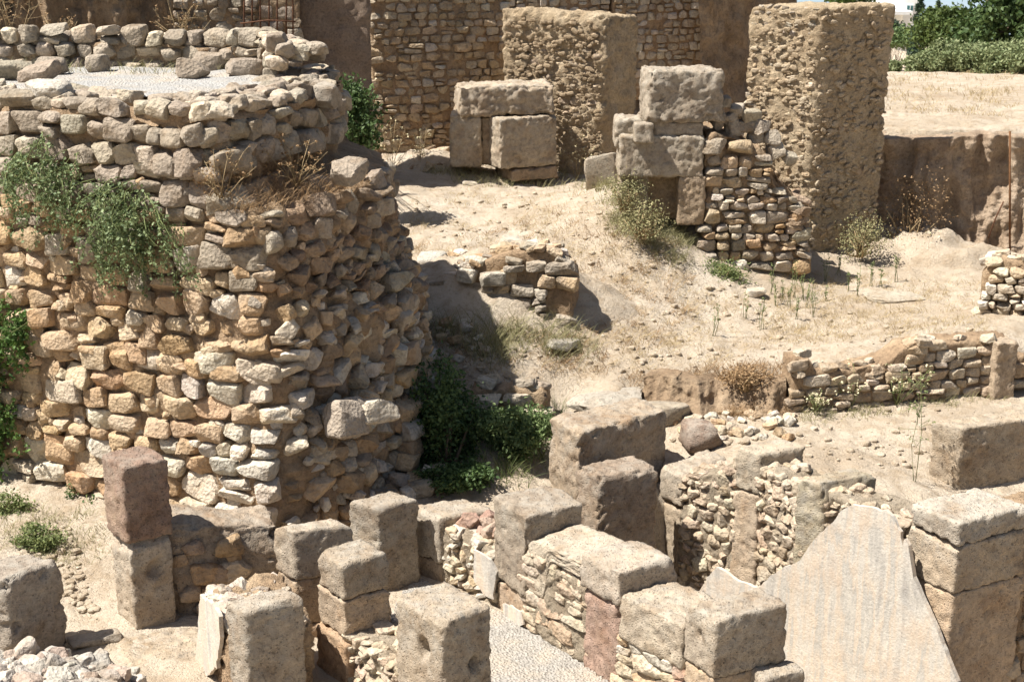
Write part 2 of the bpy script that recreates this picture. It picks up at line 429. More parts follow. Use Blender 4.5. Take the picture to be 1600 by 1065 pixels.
# ------------------------------------------------------------------ terrain
CP = []
for px, py, Y in ((640, 262, 25), (560, 262, 25), (700, 300, 23.5), (800, 350, 21.5), (900, 300, 23.5), (1000, 290, 22.4), (850, 285, 24.8),
                  (1000, 370, 20.5), (900, 420, 19.7), (1000, 480, 18.8), (1060, 400, 20.3), (640, 400, 19.8), (600, 330, 22), (720, 400, 19.6),
                  (780, 540, 17.3), (900, 540, 17.5), (670, 530, 17.4), (1000, 560, 17.3), (1100, 555, 17.5), (750, 600, 16.6), (850, 590, 16.9),
                  (960, 605, 16.5), (1110, 480, 19.3), (640, 480, 18.2), (830, 455, 18.7)):
    CP.append(PD(px, py, Y))
for px, py, z in ((60, 790, .32), (140, 870, .2), (150, 960, .1), (20, 830, .3), (700, 765, .3), (660, 700, .5), (750, 690, .55), (800, 740, .35),
                  (850, 660, .6), (900, 640, .65), (1050, 655, .72), (1150, 660, .75), (1250, 665, .75), (1350, 655, .78), (1430, 745, .62), (1520, 775, .45), (1590, 760, .45), (1550, 640, .82), (1300, 720, .76),
                  (1590, 620, .86), (1000, 620, .82), (1150, 600, 1.0), (1300, 440, 1.2), (1200, 470, 1.2), (1400, 500, 1.18), (1500, 450, 1.2), (1330, 385, 1.3), (1480, 400, 1.15),
                  (1590, 480, 1.2), (1250, 545, 1.12), (1300, 560, 1.2), (1400, 545, 1.25), (1500, 530, 1.28), (1575, 520, 1.3), (1180, 520, 1.12), (1420, 400, 1.25),
                  (1080, 700, .55), (950, 690, .45)):
    CP.append(PZ(px, py, z))
for w in ((-8, 12, .25), (-8, 16, .4), (-6, 21, 2.0), (-9, 26, 2.3), (-4, 26, 2.2), (0, 28, 2.2), (4, 28, 1.8), (8, 22.5, 1.2), (9, 15, .85), (9, 18, 1.2), (5, 13, .5),
          (-3, 20, 1.8), (-1.5, 13.6, .1), (-3, 12.6, .1), (0, 8, .3), (6, 9, .6), (-6, 9, .2), (3, 31, 2.0), (7, 26, 1.4), (-1.3, 16.5, .75)):
    CP.append(np.array(w))
CP = np.array(CP)
def _tps(r2): return .5*r2*np.log(np.maximum(r2, 1e-9))
_D = _tps(((CP[:, None, :2]-CP[None, :, :2])**2).sum(-1))+np.eye(len(CP))*.03
_Pm = np.c_[np.ones(len(CP)), CP[:, :2]]
_S = np.linalg.solve(np.block([[_D, _Pm], [_Pm.T, np.zeros((3, 3))]]), np.r_[CP[:, 2], 0, 0, 0])
def base_h(x, y):
    xc = np.clip(x, -10, 10); yc = np.clip(y, 7.5, 33)
    out = np.empty(len(x))
    for k in range(0, len(x), 20000):
        sl = slice(k, k+20000)
        r2 = (xc[sl, None]-CP[:, 0])**2+(yc[sl, None]-CP[:, 1])**2
        out[sl] = _tps(r2)@_S[:-3]+_S[-3]+_S[-2]*xc[sl]+_S[-1]*yc[sl]
    return out
W2A, W2B = np.array([1.70, 14.80]), np.array([4.05, 11.90])      # plan line of the right-hand wall (far end, near end)
CLIFF = np.array([(5.55, 24.3), (6.1, 23.6), (6.9, 23.15), (7.6, 23.25), (8.6, 23.0), (10.0, 22.7), (13, 22.2), (20, 21.5)])
PLAT = 3.12
STEPX = np.array([1.0, 1.5, 1.8, 3.1, 3.36, 6.2, 9.0, 14]); STEPY = np.array([17.2, 16.6, 16.45, 16.42, 16.35, 17.05, 17.75, 19])
def height(x, y, detail=True):
    x = np.atleast_1d(np.asarray(x, float)); y = np.atleast_1d(np.asarray(y, float))
    h = base_h(x, y)
    # excavated floor between the foreground walls
    side = (x-W2A[0])*(-(W2B[1]-W2A[1]))+(y-W2A[1])*(W2B[0]-W2A[0])
    side = side/np.linalg.norm(W2B-W2A)                            # + is right/behind
    d1 = ((x-.62)*2.05+(y-12.45)*1.56)/2.576                     # + is right of the path-side wall
    s3 = -(x-4.05)*.455+(y-11.87)*.89
    behind = sstep(.12, .42, side)*sstep(.10, .35, s3)
    flat = (1-behind)*(1-sstep(13.5, 14.4, y))*sstep(-2.6, -1.6, x)
    pit = (1-sstep(.05, .25, side)*sstep(.05, .3, s3))*sstep(-.25, -.05, d1)*(1-sstep(-.1, .15, y-(14.25+(x-.9)*.55)))*sstep(.3, .5, x+.25*(y-13)+.6)
    ys = np.interp(x, STEPX, STEPY); sd = y-ys
    low = (1-sstep(.10, .26, sd))*sstep(1.3, 1.7, x)*sstep(-4, -2.5, sd)
    h = h*(1-low)+np.minimum(h, .73)*low
    h = h*(1-flat); h = h*(1-pit)-1.2*pit; fl = np.maximum(flat, pit)
    # plateau beyond the cut bank
    yc = np.interp(x, CLIFF[:, 0], CLIFF[:, 1]); inp = (x > 5.4)*1.0
    pl = sstep(.10, .42, y-yc)*sstep(5.35, 5.6, x)
    drop = sstep(34, 62, y)*5.2+sstep(60, 300, y)*18+sstep(300, 700, y)*40
    bump_ = .10*np.sin(x*.35+1)*sstep(25, 30, y)
    h = h*(1-pl)+(PLAT+bump_-.02*np.clip(y-24, 0, 9))*pl
    h = np.where(y > 30, h*(1-sstep(30, 33, y))+(PLAT-.18+bump_)*sstep(30, 33, y), h)-drop
    h = h-np.clip(-y+4, 0, 40)*0.02
    if detail:
        p = np.c_[x, y, np.zeros(len(x))]
        near = 1-sstep(40, 60, y)
        k = (1-.75*fl)
        h = h+near*k*(.05*fbm(p, .9, 3)+.026*fbm(p, 4.0, 3, .6)+.013*fbm(p, 13, 2))
    return h
def hgrid(x, y):
    i = np.clip(np.searchsorted(gx, x)-1, 0, len(gx)-2); j = np.clip(np.searchsorted(gy, y)-1, 0, len(gy)-2)
    u = (x-gx[i])/(gx[i+1]-gx[i]); v = (y-gy[j])/(gy[j+1]-gy[j])
    return (ZM[i, j]*(1-u)+ZM[i+1, j]*u)*(1-v)+(ZM[i, j+1]*(1-u)+ZM[i+1, j+1]*u)*v
_tt = np.linspace(8.5, 60, 2600)
def G(px, py, lift=0.0):
    """where the sight line of a pixel meets the ground"""
    d = ray(px, py); X = d[0]*_tt; Yy = d[1]*_tt; Z = CAM_H+d[2]*_tt
    below = np.nonzero(Z <= hgrid(X, Yy))[0]
    i = below[0] if len(below) else -1
    return np.array([X[i], Yy[i], hgrid(X[i:i+1] if i >= 0 else X[-1:], Yy[i:i+1] if i >= 0 else Yy[-1:])[0]+lift])
def gz(x, y): return float(height([x], [y])[0])
def nonuni(lo, a, b, hi, step, grow):
    v = list(np.arange(a, b+1e-6, step)); s = step
    while v[-1] < hi: s *= grow; v.append(v[-1]+s)
    s = step
    while v[0] > lo: s *= grow; v.insert(0, v[0]-s)
    return np.array(v)
gx = nonuni(-1500, -6.5, 9.5, 1500, .055, 1.16); gy = nonuni(-60, 9.5, 27, 2500, .055, 1.12)
XX, YY = np.meshgrid(gx, gy, indexing='ij')
ZZ = height(XX.ravel(), YY.ravel()); ZM = ZZ.reshape(XX.shape)
I = np.arange(XX.size).reshape(XX.shape)
Qg = np.stack([I[:-1, :-1], I[1:, :-1], I[1:, 1:], I[:-1, 1:]], -1).reshape(-1, 4)
ground = obj('ground', np.c_[XX.ravel(), YY.ravel(), ZZ], Qg, M['ground'], origin=np.zeros(3)); ground['kind'] = 'structure'
# sea far below the hill
sx = np.array([(-6000, 420, -46), (6000, 420, -46), (6000, 15000, -46), (-6000, 15000, -46)], float)
obj('sea', sx, np.array([[0, 1, 2, 3]]), M['sea'], smooth=False, origin=np.array([0, 420, -46.]))['kind'] = 'structure'
# gravel path between the walls
def sheet(name, poly, mat, lift, step=.05, kind='structure', zf=None, parent=None):
    poly = np.array(poly, float); mn, mx = poly.min(0), poly.max(0)
    xs = np.arange(mn[0], mx[0]+step, step); ys = np.arange(mn[1], mx[1]+step, step)
    X, Y = np.meshgrid(xs, ys, indexing='ij')
    def inside(x, y):
        c = np.zeros(x.shape, bool); j = len(poly)-1
        for i in range(len(poly)):
            xi, yi = poly[i]; xj, yj = poly[j]
            c ^= ((yi > y) != (yj > y)) & (x < (xj-xi)*(y-yi)/(yj-yi+1e-12)+xi); j = i
        return c
    Z = (height(X.ravel(), Y.ravel()) if zf is None else zf(X.ravel(), Y.ravel())).reshape(X.shape)+lift
    ins = inside((X[:-1, :-1]+X[1:, 1:])/2, (Y[:-1, :-1]+Y[1:, 1:])/2)
    I = np.arange(X.size).reshape(X.shape)
    Q = np.stack([I[:-1, :-1], I[1:, :-1], I[1:, 1:], I[:-1, 1:]], -1)[ins]
    used = np.unique(Q); rm = np.full(X.size, -1); rm[used] = np.arange(len(used))
    o = obj(name, np.c_[X.ravel(), Y.ravel(), Z.ravel()][used], rm[Q], mat, parent)
    if kind: o['kind'] = kind
    return o
sheet('gravel_path', [(-1.0, 13.3), (0.05, 12.4), (1.7, 9.9), (1.2, 9.3), (-.6, 9.3), (-.5, 10.6), (-1.3, 12.0)], M['gravel'], .012)

# cut bank at the right: a real earth face with rills and an overhanging turf lip
def bank(name, path, ztop, zbot, mat, rill=.10, lip=.10, n=260, m=70, out=.25, seed=0, close=True):
    path = np.array(path, float); seg = np.r_[0, np.cumsum(np.linalg.norm(np.diff(path, axis=0), axis=1))]
    s = np.linspace(0, seg[-1], n); X = np.interp(s, seg, path[:, 0]); Y = np.interp(s, seg, path[:, 1])
    tx, ty = np.gradient(X), np.gradient(Y); l = np.hypot(tx, ty); nx, ny = ty/l, -tx/l
    v = np.linspace(0, 1, m)
    Sg, Vg = np.meshgrid(s, v, indexing='ij')
    zt = np.array([ztop(q) for q in s])[:, None]; zb = np.array([zbot(q) for q in s])[:, None]
    Z = zb+(zt-zb)*Vg
    pr = np.c_[Sg.ravel()*1.0, Z.ravel()*.22, np.full(Sg.size, seed)]
    pq = np.c_[Sg.ravel(), Z.ravel(), np.full(Sg.size, seed+3.)]
    d = rill*fbm(pr, 3.0, 3)*1.2+.07*fbm(pq, 2.2, 3)+.03*fbm(pq, 9, 3, .6)
    d = d.reshape(Sg.shape)+out*(1-Vg)**2.2+lip*sstep(.80, .97, Vg)*(1+fbm(pr, 2.5, 2).reshape(Sg.shape))
    d = d-.25*(Vg >= 1)
    V = np.stack([X[:, None]+nx[:, None]*d, Y[:, None]+ny[:, None]*d, Z], -1)
    I = np.arange(n*m).reshape(n, m)
    Q = np.stack([I[:-1, :-1], I[1:, :-1], I[1:, 1:], I[:-1, 1:]], -1).reshape(-1, 4)
    return obj(name, V.reshape(-1, 3), Q, mat)
o = bank('earth_bank', [(5.3, 25.2)]+[tuple(p+np.array([0, -.12])) for p in CLIFF], lambda q: PLAT-.02+.05*math.sin(q*2.1), lambda q: 1.0, M['cutbank'], rill=.20, lip=.10, n=420, m=90)
o['kind'] = 'structure'
# slope of slumped soil at the foot of the bank
def mound(name, c, ax, ay, hgt, ang, mat, n=46, seed=0, base=-.12, sharp=1.6):
    g = np.linspace(-1.25, 1.25, n); U, Vv = np.meshgrid(g, g, indexing='ij')
    r2 = U**2+Vv**2; H = hgt*np.exp(-r2*sharp)
    x = U*ax; y = Vv*ay; ca, sa = math.cos(ang), math.sin(ang)
    X = c[0]+x*ca-y*sa; Y = c[1]+x*sa+y*ca
    p = np.c_[X.ravel(), Y.ravel(), np.full(X.size, seed)]
    Z = height(X.ravel(), Y.ravel())+H.ravel()*(1+.35*fbm(p, 2.5, 3))+.03*fbm(p, 8, 3)*np.exp(-r2.ravel())+base*sstep(.75, 1.4, r2.ravel())
    I = np.arange(n*n).reshape(n, n); Q = np.stack([I[:-1, :-1], I[1:, :-1], I[1:, 1:], I[:-1, 1:]], -1).reshape(-1, 4)
    o = obj(name, np.c_[X.ravel(), Y.ravel(), Z], Q, mat); o['kind'] = 'structure'; return o
p = PD(1425, 385, 22.6); mound('earth_mound', p, 1.7, .8, .42, -.35, M['ground'], seed=4, sharp=1.1)

# ------------------------------------------------------------------ the round bastion
LV = [(-.3, [(-8.5, 16.6), (-5.3, 15.0), (-3.9, 14.35), (-3.0, 13.95), (-2.42, 13.75), (-1.70, 14.5), (-1.05, 16.0), (-1.25, 17.7), (-2.4, 18.9)]),
      (.9, [(-8.5, 16.6), (-5.3, 15.03), (-3.9, 14.40), (-3.0, 14.00), (-2.36, 13.85), (-1.68, 14.6), (-1.10, 16.0), (-1.25, 17.7), (-2.4, 18.9)]),
      (2.3, [(-8.5, 16.6), (-5.3, 15.06), (-3.9, 14.45), (-3.0, 14.08), (-2.34, 14.00), (-1.72, 14.8), (-1.20, 16.1), (-1.35, 17.7), (-2.4, 18.9)]),
      (2.75, [(-8.5, 16.6), (-5.3, 15.07), (-3.9, 14.47), (-3.0, 14.12), (-2.44, 14.08), (-1.88, 14.85), (-1.48, 16.1), (-1.55, 17.7), (-2.5, 18.9)]),
      (3.65, [(-8.5, 16.6), (-5.3, 15.09), (-3.9, 14.50), (-3.0, 14.18), (-2.52, 14.16), (-1.95, 14.9), (-1.50, 16.0), (-1.65, 17.7), (-2.6, 18.9)]),
      (3.85, [(-8.5, 16.6), (-5.3, 15.10), (-3.95, 14.54), (-3.2, 14.28), (-2.84, 14.40), (-2.48, 15.1), (-2.08, 16.3), (-2.2, 17.8), (-2.9, 18.8)]),
      (4.72, [(-8.5, 16.6), (-5.3, 15.12), (-3.95, 14.58), (-3.2, 14.33), (-2.84, 14.45), (-2.50, 15.1), (-2.10, 16.3), (-2.2, 17.8), (-2.9, 18.8)])]
_lz = np.array([l[0] for l in LV]); _lp = np.array([l[1] for l in LV])
def _cr(P, t):
    i = int(min(max(math.floor(t), 0), len(P)-2)); f = t-i
    p0, p1, p2, p3 = P[max(i-1, 0)], P[i], P[i+1], P[min(i+2, len(P)-1)]
    return .5*((2*p1)+(-p0+p2)*f+(2*p0-5*p1+4*p2-p3)*f*f+(-p0+3*p1-3*p2+p3)*f**3)
_TT = np.linspace(0, 8, 321)
_tab = np.array([[_cr(P, t) for t in _TT] for P in _lp])               # level, t, xy
_mid = _tab[2]; _arc = np.r_[0, np.cumsum(np.linalg.norm(np.diff(_mid, axis=0), axis=1))]; TOWL = _arc[-1]
def tw_xy(s, z):
    t = np.interp(s, _arc, np.arange(321)); i = int(min(t, 319)); f = t-i
    L = _tab[:, i]*(1-f)+_tab[:, i+1]*f
    return np.array([np.interp(z, _lz, L[:, 0]), np.interp(z, _lz, L[:, 1])])
def TS(s, z):
    p = tw_xy(s, z); q = tw_xy(min(s+.05, TOWL), z)-tw_xy(max(s-.05, 0), z); q /= np.linalg.norm(q)
    up = tw_xy(s, z+.12)-tw_xy(s, z-.12)
    N = np.array([q[1], -q[0], 0.]); sl = (up@N[:2])/.24
    N[2] = np.clip(-sl, -.2, .9); N /= np.linalg.norm(N)
    return np.array([*p, z]), (q[0], q[1], 0), N
S_COR = float(_arc[int(4.05*40)]); S_LEFT = float(_arc[int(.75*40)]); S_SIL = float(_arc[int(6.7*40)])
tower = thing('round_bastion', (-3.6, 15.6, 0), 'massive round bastion of coursed fieldstone with a collapsed rubble flank and green plants hanging down', 'tower')
# core
ns, nz = 260, 130
ss = np.linspace(0, TOWL, ns); zz = np.linspace(-.3, 4.58, nz)
V = np.empty((ns, nz, 3)); NN = np.empty((ns, nz, 3))
for i, s in enumerate(ss):
    t = np.interp(s, _arc, np.arange(321)); k = int(min(t, 319)); f = t-k
    L = _tab[:, k]*(1-f)+_tab[:, k+1]*f
    V[i, :, 0] = np.interp(zz, _lz, L[:, 0]); V[i, :, 1] = np.interp(zz, _lz, L[:, 1]); V[i, :, 2] = zz
tg = np.gradient(V[..., :2], axis=0); tg /= np.linalg.norm(tg, axis=-1, keepdims=True)
NN[..., 0] = tg[..., 1]; NN[..., 1] = -tg[..., 0]; NN[..., 2] = 0
rough = (.05+.07*sstep(S_COR-.1, S_COR+.5, ss))[:, None]
d = fbm(V.reshape(-1, 3), 2.8, 4, .6).reshape(ns, nz)*rough*1.1-.02-.02*sstep(S_COR+.2, S_COR-.3, ss)[:, None]
V = V+NN*d[..., None]
I = np.arange(ns*nz).reshape(ns, nz)
Q = np.stack([I[:-1, :-1], I[1:, :-1], I[1:, 1:], I[:-1, 1:]], -1).reshape(-1, 4)
ksp = int(nz*2.2/4.9)
def _grid(k): return np.stack([k[:-1, :-1], k[1:, :-1], k[1:, 1:], k[:-1, 1:]], -1).reshape(-1, 4)
facing = obj('lower_core', V[:, :ksp+1].reshape(-1, 3), _grid(np.arange(ns*(ksp+1)).reshape(ns, -1)), M['mortar'], tower)
facing2 = obj('upper_core', V[:, ksp:].reshape(-1, 3), _grid(np.arange(ns*(nz-ksp)).reshape(ns, -1)), M['mortar'], tower)
# coursed facing, flank rubble
def tcol(s, z):
    P = tw_xy(s, z); right = sstep(S_COR-2.0, S_COR, s)
    r = random.random()
    if z > 3.55: return pal(GREYB if r < .8 else TAN)
    pc = .08+.65*right*sstep(2.9, 1.6, z)+.25*sstep(1.4, .5, z)
    if r < pc: return pal(CREAM)
    if z > 2.7 and r > .72: return pal(GREYB)
    return pal(ORANGE if r > .88 else TAN)
def tcol2(s, z):
    r = random.random()
    if z > 2.6: return pal(BROWN if r < .6 else GREYB)
    return pal(CREAM if r < .30 else TAN if r < .62 else GREYB if r < .8 else BROWN)
for (par, z0_, z1_) in ((facing, -.08, 1.92), (facing2, 1.92, 4.02)):
    masonry(par, TS, S_LEFT, S_COR-.02, z0_, z1_, (.155, .28), (1.1, 2.0), .23, tcol, proud=.02, kinds=('square', 'angular', 'angular', 'square', 'round'), mat=M['stone'], fit=1.08, wav=.05, rot=.09, limit=296, splitp=.10)
flank = obj('flank_core', (V[int(ns*S_COR/TOWL):int(ns*S_SIL/TOWL)].reshape(-1, 3)+np.array([-.05, .02, 0])),
            (lambda k: np.stack([k[:-1, :-1], k[1:, :-1], k[1:, 1:], k[:-1, 1:]], -1).reshape(-1, 4))(np.arange((int(ns*S_SIL/TOWL)-int(ns*S_COR/TOWL))*nz).reshape(-1, nz)), M['mortar'], tower)
masonry(flank, TS, S_COR+.02, S_SIL, -.05, 3.75, (.13, .26), (.9, 1.8), .27, tcol2, proud=.035, kinds=('angular', 'angular', 'round'), name='rubble_stone', fit=1.05, wav=.06, rot=.30, limit=320, splitp=.2, miss=.08)
# upper tier behind the ledge: larger worn blocks
masonry(facing2, TS, S_LEFT, S_SIL+.3, 4.0, 4.5, (.19, .29), (.9, 1.6), .30, lambda s, z: pal(GREYB), proud=.03, kinds=('square', 'round'), name='upper_stone', rot=.06, fit=1.05, splitp=.1)
for k in range(230):     # small chinking stones in the joints
    s = random.uniform(S_LEFT, S_COR+1.5); z = random.uniform(0, 3.9); P_, T_, N_ = TS(s, z); sz = random.uniform(.03, .075)
    stone(facing if z < 2 else facing2, P_-N_*random.uniform(-.02, .05), T_, N_, sz*1.4, sz, sz, tcol(s, z), 'angular', None, 'chinking_stone', .3)
# jutting stones on the silhouette, ledge stones
for px, py, Y, w, h, c in ((592, 322, 15.9, .20, .12, GREYB), (586, 285, 15.9, .13, .15, GREYB), (616, 440, 15.8, .22, .14, GREYB), (625, 468, 15.8, .22, .14, GREYB), (628, 500, 15.6, .14, .14, CREAM),
                           (636, 552, 15.6, .20, .14, TAN), (628, 590, 15.5, .20, .13, TAN), (632, 640, 15.4, .18, .14, TAN), (640, 668, 15.4, .22, .13, CREAM), (640, 700, 15.3, .2, .14, BROWN), (635, 722, 15.2, .18, .13, TAN),
                           (543, 268, 14.9, .24, .13, GREYB), (545, 655, 14.15, .26, .24, GREYB), (585, 640, 14.4, .27, .15, CREAM)):
    stone(flank, PD(px, py, Y), (.55, .83, 0), (.83, -.55, 0), w, w*.8, h, pal(c), 'angular', name='rubble_stone', rot=.15)
for k in range(34):     # fallen rubble along the foot of the flank
    px = random.uniform(520, 705); py = np.interp(px, [520, 600, 705], [800, 775, 752])+random.uniform(-16, 10)
    q = G(px, py); s_ = random.uniform(.05, .14)
    stone(flank, q+np.array([0, 0, s_*.35]), (1, random.uniform(-.6, .6), 0), (0, -1, 0), s_*1.2, s_, s_*.75, pal(random.choice([CREAM, TAN, GREYB])), 'angular', name='fallen_stone', rot=.3)
# parapet: the ring wall on top, its stones and the gravel inside
def ringz(x, y): return 4.60+.02*fbm(np.c_[x, y, 0*x], 3, 2)
inner = np.array([TS(s, 4.7)[0]-TS(s, 4.7)[2]*.62*np.array([1, 1, 0]) for s in ss])
outer = np.array([TS(s, 4.7)[0] for s in ss])
nr = 14; V2 = np.empty((ns, nr, 3))
for k in range(nr):
    f = k/(nr-2) if k < nr-1 else 1.0
    V2[:, k] = outer*(1-f)+inner*f; V2[:, k, 2] = 4.60 if k < nr-1 else 4.25
V2[:, 0, 2] = 4.50
V2 += (np.stack([fbm(V2.reshape(-1, 3)+k, 3.5, 3, .6) for k in (0, 30, 60)], -1).reshape(V2.shape))*np.array([.04, .04, .06])
I = np.arange(ns*nr).reshape(ns, nr)
parapet = obj('parapet', V2.reshape(-1, 3), np.stack([I[:-1, :-1], I[:-1, 1:], I[1:, 1:], I[1:, :-1]], -1).reshape(-1, 4)[:, ::-1], M['mortar'], tower)
s = S_LEFT-.2
while s < S_SIL+1.0:
    P, T, N = TS(s, 4.65); off = 0; N = np.array([N[0], N[1], 0])
    while off < .62:
        w = random.uniform(.16, .34); dd = random.uniform(.14, .26)
        stone(parapet, P-N*(off+dd*.4)+np.array([random.gauss(0, .03), random.gauss(0, .03), random.uniform(-.04, .03)]), T, N, w*.62, dd*.62, random.uniform(.06, .11), pal(GREYB+CREAM[2:3]), 'round', name='cap_stone', rot=.14)
        off += dd
    s += random.uniform(.22, .34)
sheet('gravel_floor', [(-9, 16.0), (-5.3, 15.5), (-3.9, 15.0), (-3.2, 15.0), (-2.7, 16.3), (-2.7, 18.0), (-4, 18.6), (-9, 18.6)], M['whitegravel'], 0, .06, None, lambda x, y: 4.69+.03*fbm(np.c_[x, y, 0*x], 2, 3), tower)
BR = np.array([(-2.75, 16.7), (-2.95, 17.5), (-3.6, 18.0), (-4.7, 18.2), (-6.2, 18.1), (-9.5, 17.6)])
_bs = np.r_[0, np.cumsum(np.linalg.norm(np.diff(BR, axis=0), axis=1))]
def BRS(s, z):
    f = lambda q: np.array([np.interp(q, _bs, BR[:, 0]), np.interp(q, _bs, BR[:, 1])])
    p = f(s); T = f(s+.1)-f(max(s-.1, 0)); T = T/np.linalg.norm(T); N = np.array([-T[1], T[0], 0])
    return np.array([*p, z]), (*T, 0), N
bw = bank('back_wall_core', BR[::-1], lambda q: 5.0+.04*math.sin(q*3), lambda q: 4.3, M['mortar'], rill=.03, lip=.0, n=160, m=24, out=.0, seed=8)
bw.parent = tower; bw.location = bw.location-tower.location
masonry(bw, BRS, 0, _bs[-1]-.2, 4.58, 4.98, (.17, .26), (.9, 1.6), .22, lambda s, z: pal(GREYB+CREAM[2:3]), proud=.03, kinds=('round', 'square'), name='inner_stone', fit=1.06)
s = .1
while s < _bs[-1]:
    P, T, N = BRS(s, 4.99)
    for k in range(3):
        stone(bw, P-N*(.12+.2*k)+np.array([0, 0, random.uniform(-.05, .04)]), T, N, random.uniform(.12, .2), .14, random.uniform(.07, .11), pal(GREYB+CREAM[2:3]), 'round', name='cap_stone', rot=.15)
    s += random.uniform(.22, .33)
q = PD(439, 84, 17.9); stone(bw, q, (1, .1, 0), (0, -1, 0), .19, .18, .10, (.56, .51, .43), 'square', M['block'], 'cut_block', rot=.03)
q = PD(507, 150, 16.0); stone(facing2, q, (.45, .9, 0), (.9, -.45, 0), .18, .2, .15, (.40, .36, .30), 'square', M['block'], 'cut_block', rot=.03)
q = PD(75, 141, 15.2); stone(parapet, q, (1, -.35, 0), (-.35, -1, 0), .30, .2, .11, (.50, .46, .39), 'round', name='cap_stone', rot=.04)
for px, py, w in ((85, 105, .2), (20, 110, .25), (60, 115, .28), (150, 100, .15), (330, 95, .3), (390, 105, .3), (300, 110, .2)):
    q = PZ(px, py, 4.78); stone(parapet, q, (1, 0, 0), (0, -1, 0), w, .16, .13, pal(GREYB), 'round', name='loose_stone', rot=.1)

# ------------------------------------------------------------------ foreground: pillars of hewn blocks
GRY = (.44, .375, .29, 1.0); WRM = (.50, .385, .265, .5); PNK = (.42, .275, .205, .35); ORG = (.50, .35, .225, .25); PALE = (.55, .48, .375, .6)
def shrink(f, a, b, k, dx=0):
    c = f+a/2+b/2; return c-(a+b)/2*k+dx, a*k, b*k
def pillar(name, L, F, R, zt, cuts, label, cat='pillar', group=None, zb=-.05, cols=(GRY, WRM, ORG), kws=({}, {}, {}), ks=(1, 1.0, 1.02)):
    l, f, r = px3(L, F, R, zt); a, b = l-f, r-f
    t = thing(name, (*(f+a/2+b/2), 0), label, cat, group)
    zs = [zt]+list(cuts)+[zb]
    for i in range(len(zs)-1):
        f2, a2, b2 = shrink(f, a, b, ks[i % len(ks)]); cc_ = cols[min(i, len(cols)-1)]; kv = random.uniform(.84, 1.1); hv_ = random.uniform(-.03, .03)
        cc_ = (cc_[0]*kv*(1+hv_), cc_[1]*kv, cc_[2]*kv*(1-hv_*1.5), cc_[3])
        block('block', f2, a2, b2, zs[i+1]+(.004 if i < len(zs)-2 else 0), zs[i], M['block'], t, cc_, seed=random.random()*90, **kws[min(i, len(kws)-1)])
    return f, a, b, t
Dk = lambda **k: dict(r=.03, **k)
pillar('stone_pillar', (158, 709), (190, 729), (261, 714), 1.74, (.97,), 'tall dark reddish brown pillar of two stacked blocks beside the bastion', cols=((.30, .215, .17, .45), (.47, .40, .31, .7)), kws=(dict(r=.03, tilt=(.04, 0)), dict(r=.025, amp=.014, holes=((0, -1, .02, .2, .06, .07),))), ks=(1.02, .93))
fC, aC, bC, _ = pillar('stone_pillar', (359, 938), (386, 954), (469, 933), 1.1, (), 'squat grey brown pillar standing against the plastered rubble stub', ks=(1.12,))
pillar('stone_pillar', (432, 815), (460, 829), (546, 818), 1.12, (.62, .15), 'slender grey pillar in front of the bastion corner with a pale left side', ks=(1.1, 1.05, 1.1))
fH, aH, bH, _ = pillar('stone_pillar', (495, 859), (536, 884), (608, 862), 1.14, (.80, .44), 'pillar of three stepped blocks with pale mortar ledges between them', cols=(GRY, WRM, ORG), ks=(1.0, 1.03, 1.12))
fG, aG, bG, _ = pillar('stone_pillar', (617, 932), (690, 975), (768, 945), 1.12, (), 'big square block pillar with round holes in two faces', kws=(dict(r=.035, holes=((1, -1, -.06, .26, .06, .16), (0, -1, .08, .12, .05, .13), (0, -1, -.1, -.05, .03, .06))),), ks=(1.0,))
fI, aI, bI, _ = pillar('stone_pillar', (548, 781), (592, 793), (650, 779), .92, (), 'plain grey pillar close to the rubble flank of the bastion', ks=(1.08,))
fJ, aJ, bJ, _ = pillar('stone_pillar', (641, 790), (686, 809), (770, 796), .72, (.22,), 'wide low pillar capped with a flat slab beside red stones', ks=(1.05, .98))
fD, aD, bD, _ = pillar('stone_pillar', (772, 775), (820, 808), (912, 785), 1.17, (.34,), 'upright squared pillar with a tan striped side rising from the gravel path', cols=((.43, .36, .275, .8), (.53, .40, .28, .4)), ks=(1.0, .93), kws=(dict(r=.025), dict(r=.03)))
fE, aE, bE, tE = pillar('stone_pillar', (908, 862), (967, 895), (1058, 870), 1.12, (.80,), 'pillar with a split grey head on a pinkish shaft', cols=((.46, .40, .325, .8), (.45, .31, .235, .2)), ks=(1.0, .93), kws=(dict(r=.035, big=.02), dict(r=.04)))
fF, aF, bF, tF = pillar('stone_pillar', (1070, 938), (1118, 968), (1232, 942), 1.15, (.62,), 'large block pillar with a smooth top standing before the smooth plastered wall', kws=(dict(r=.025, holes=((1, -1, 0, .05, .03, .04),)), dict(r=.03)), ks=(1.0, .98))
fN, aN, bN, _ = pillar('stone_pillar', (1031, 728), (1066, 746), (1140, 716), .62, (.25,), 'worn low pillar ending the rubble wall near the dark boulder', cols=((.47, .40, .31, .7), (.52, .42, .30, .3)), kws=(dict(r=.06),), ks=(1.0, .95), zb=-1.3)
fO, aO, bO, _ = pillar('stone_pillar', (1148, 697), (1188, 710), (1261, 697), 1.17, (.70,), 'narrow pale upright pillar with a rounded cap in the rubble wall', cols=((.47, .41, .32, .8), (.53, .42, .30, .3)), kws=(dict(r=.05),), ks=(1.0, 1.0), zb=-1.3)
fP, aP, bP, _ = pillar('stone_pillar', (1249, 745), (1290, 757), (1369, 740), 1.16, (), 'greenish grey pillar between rubble panels above the jagged plaster edge', cols=((.45, .405, .305, 1.0),), kws=(dict(r=.05),), ks=(1.06,), zb=-1.3)
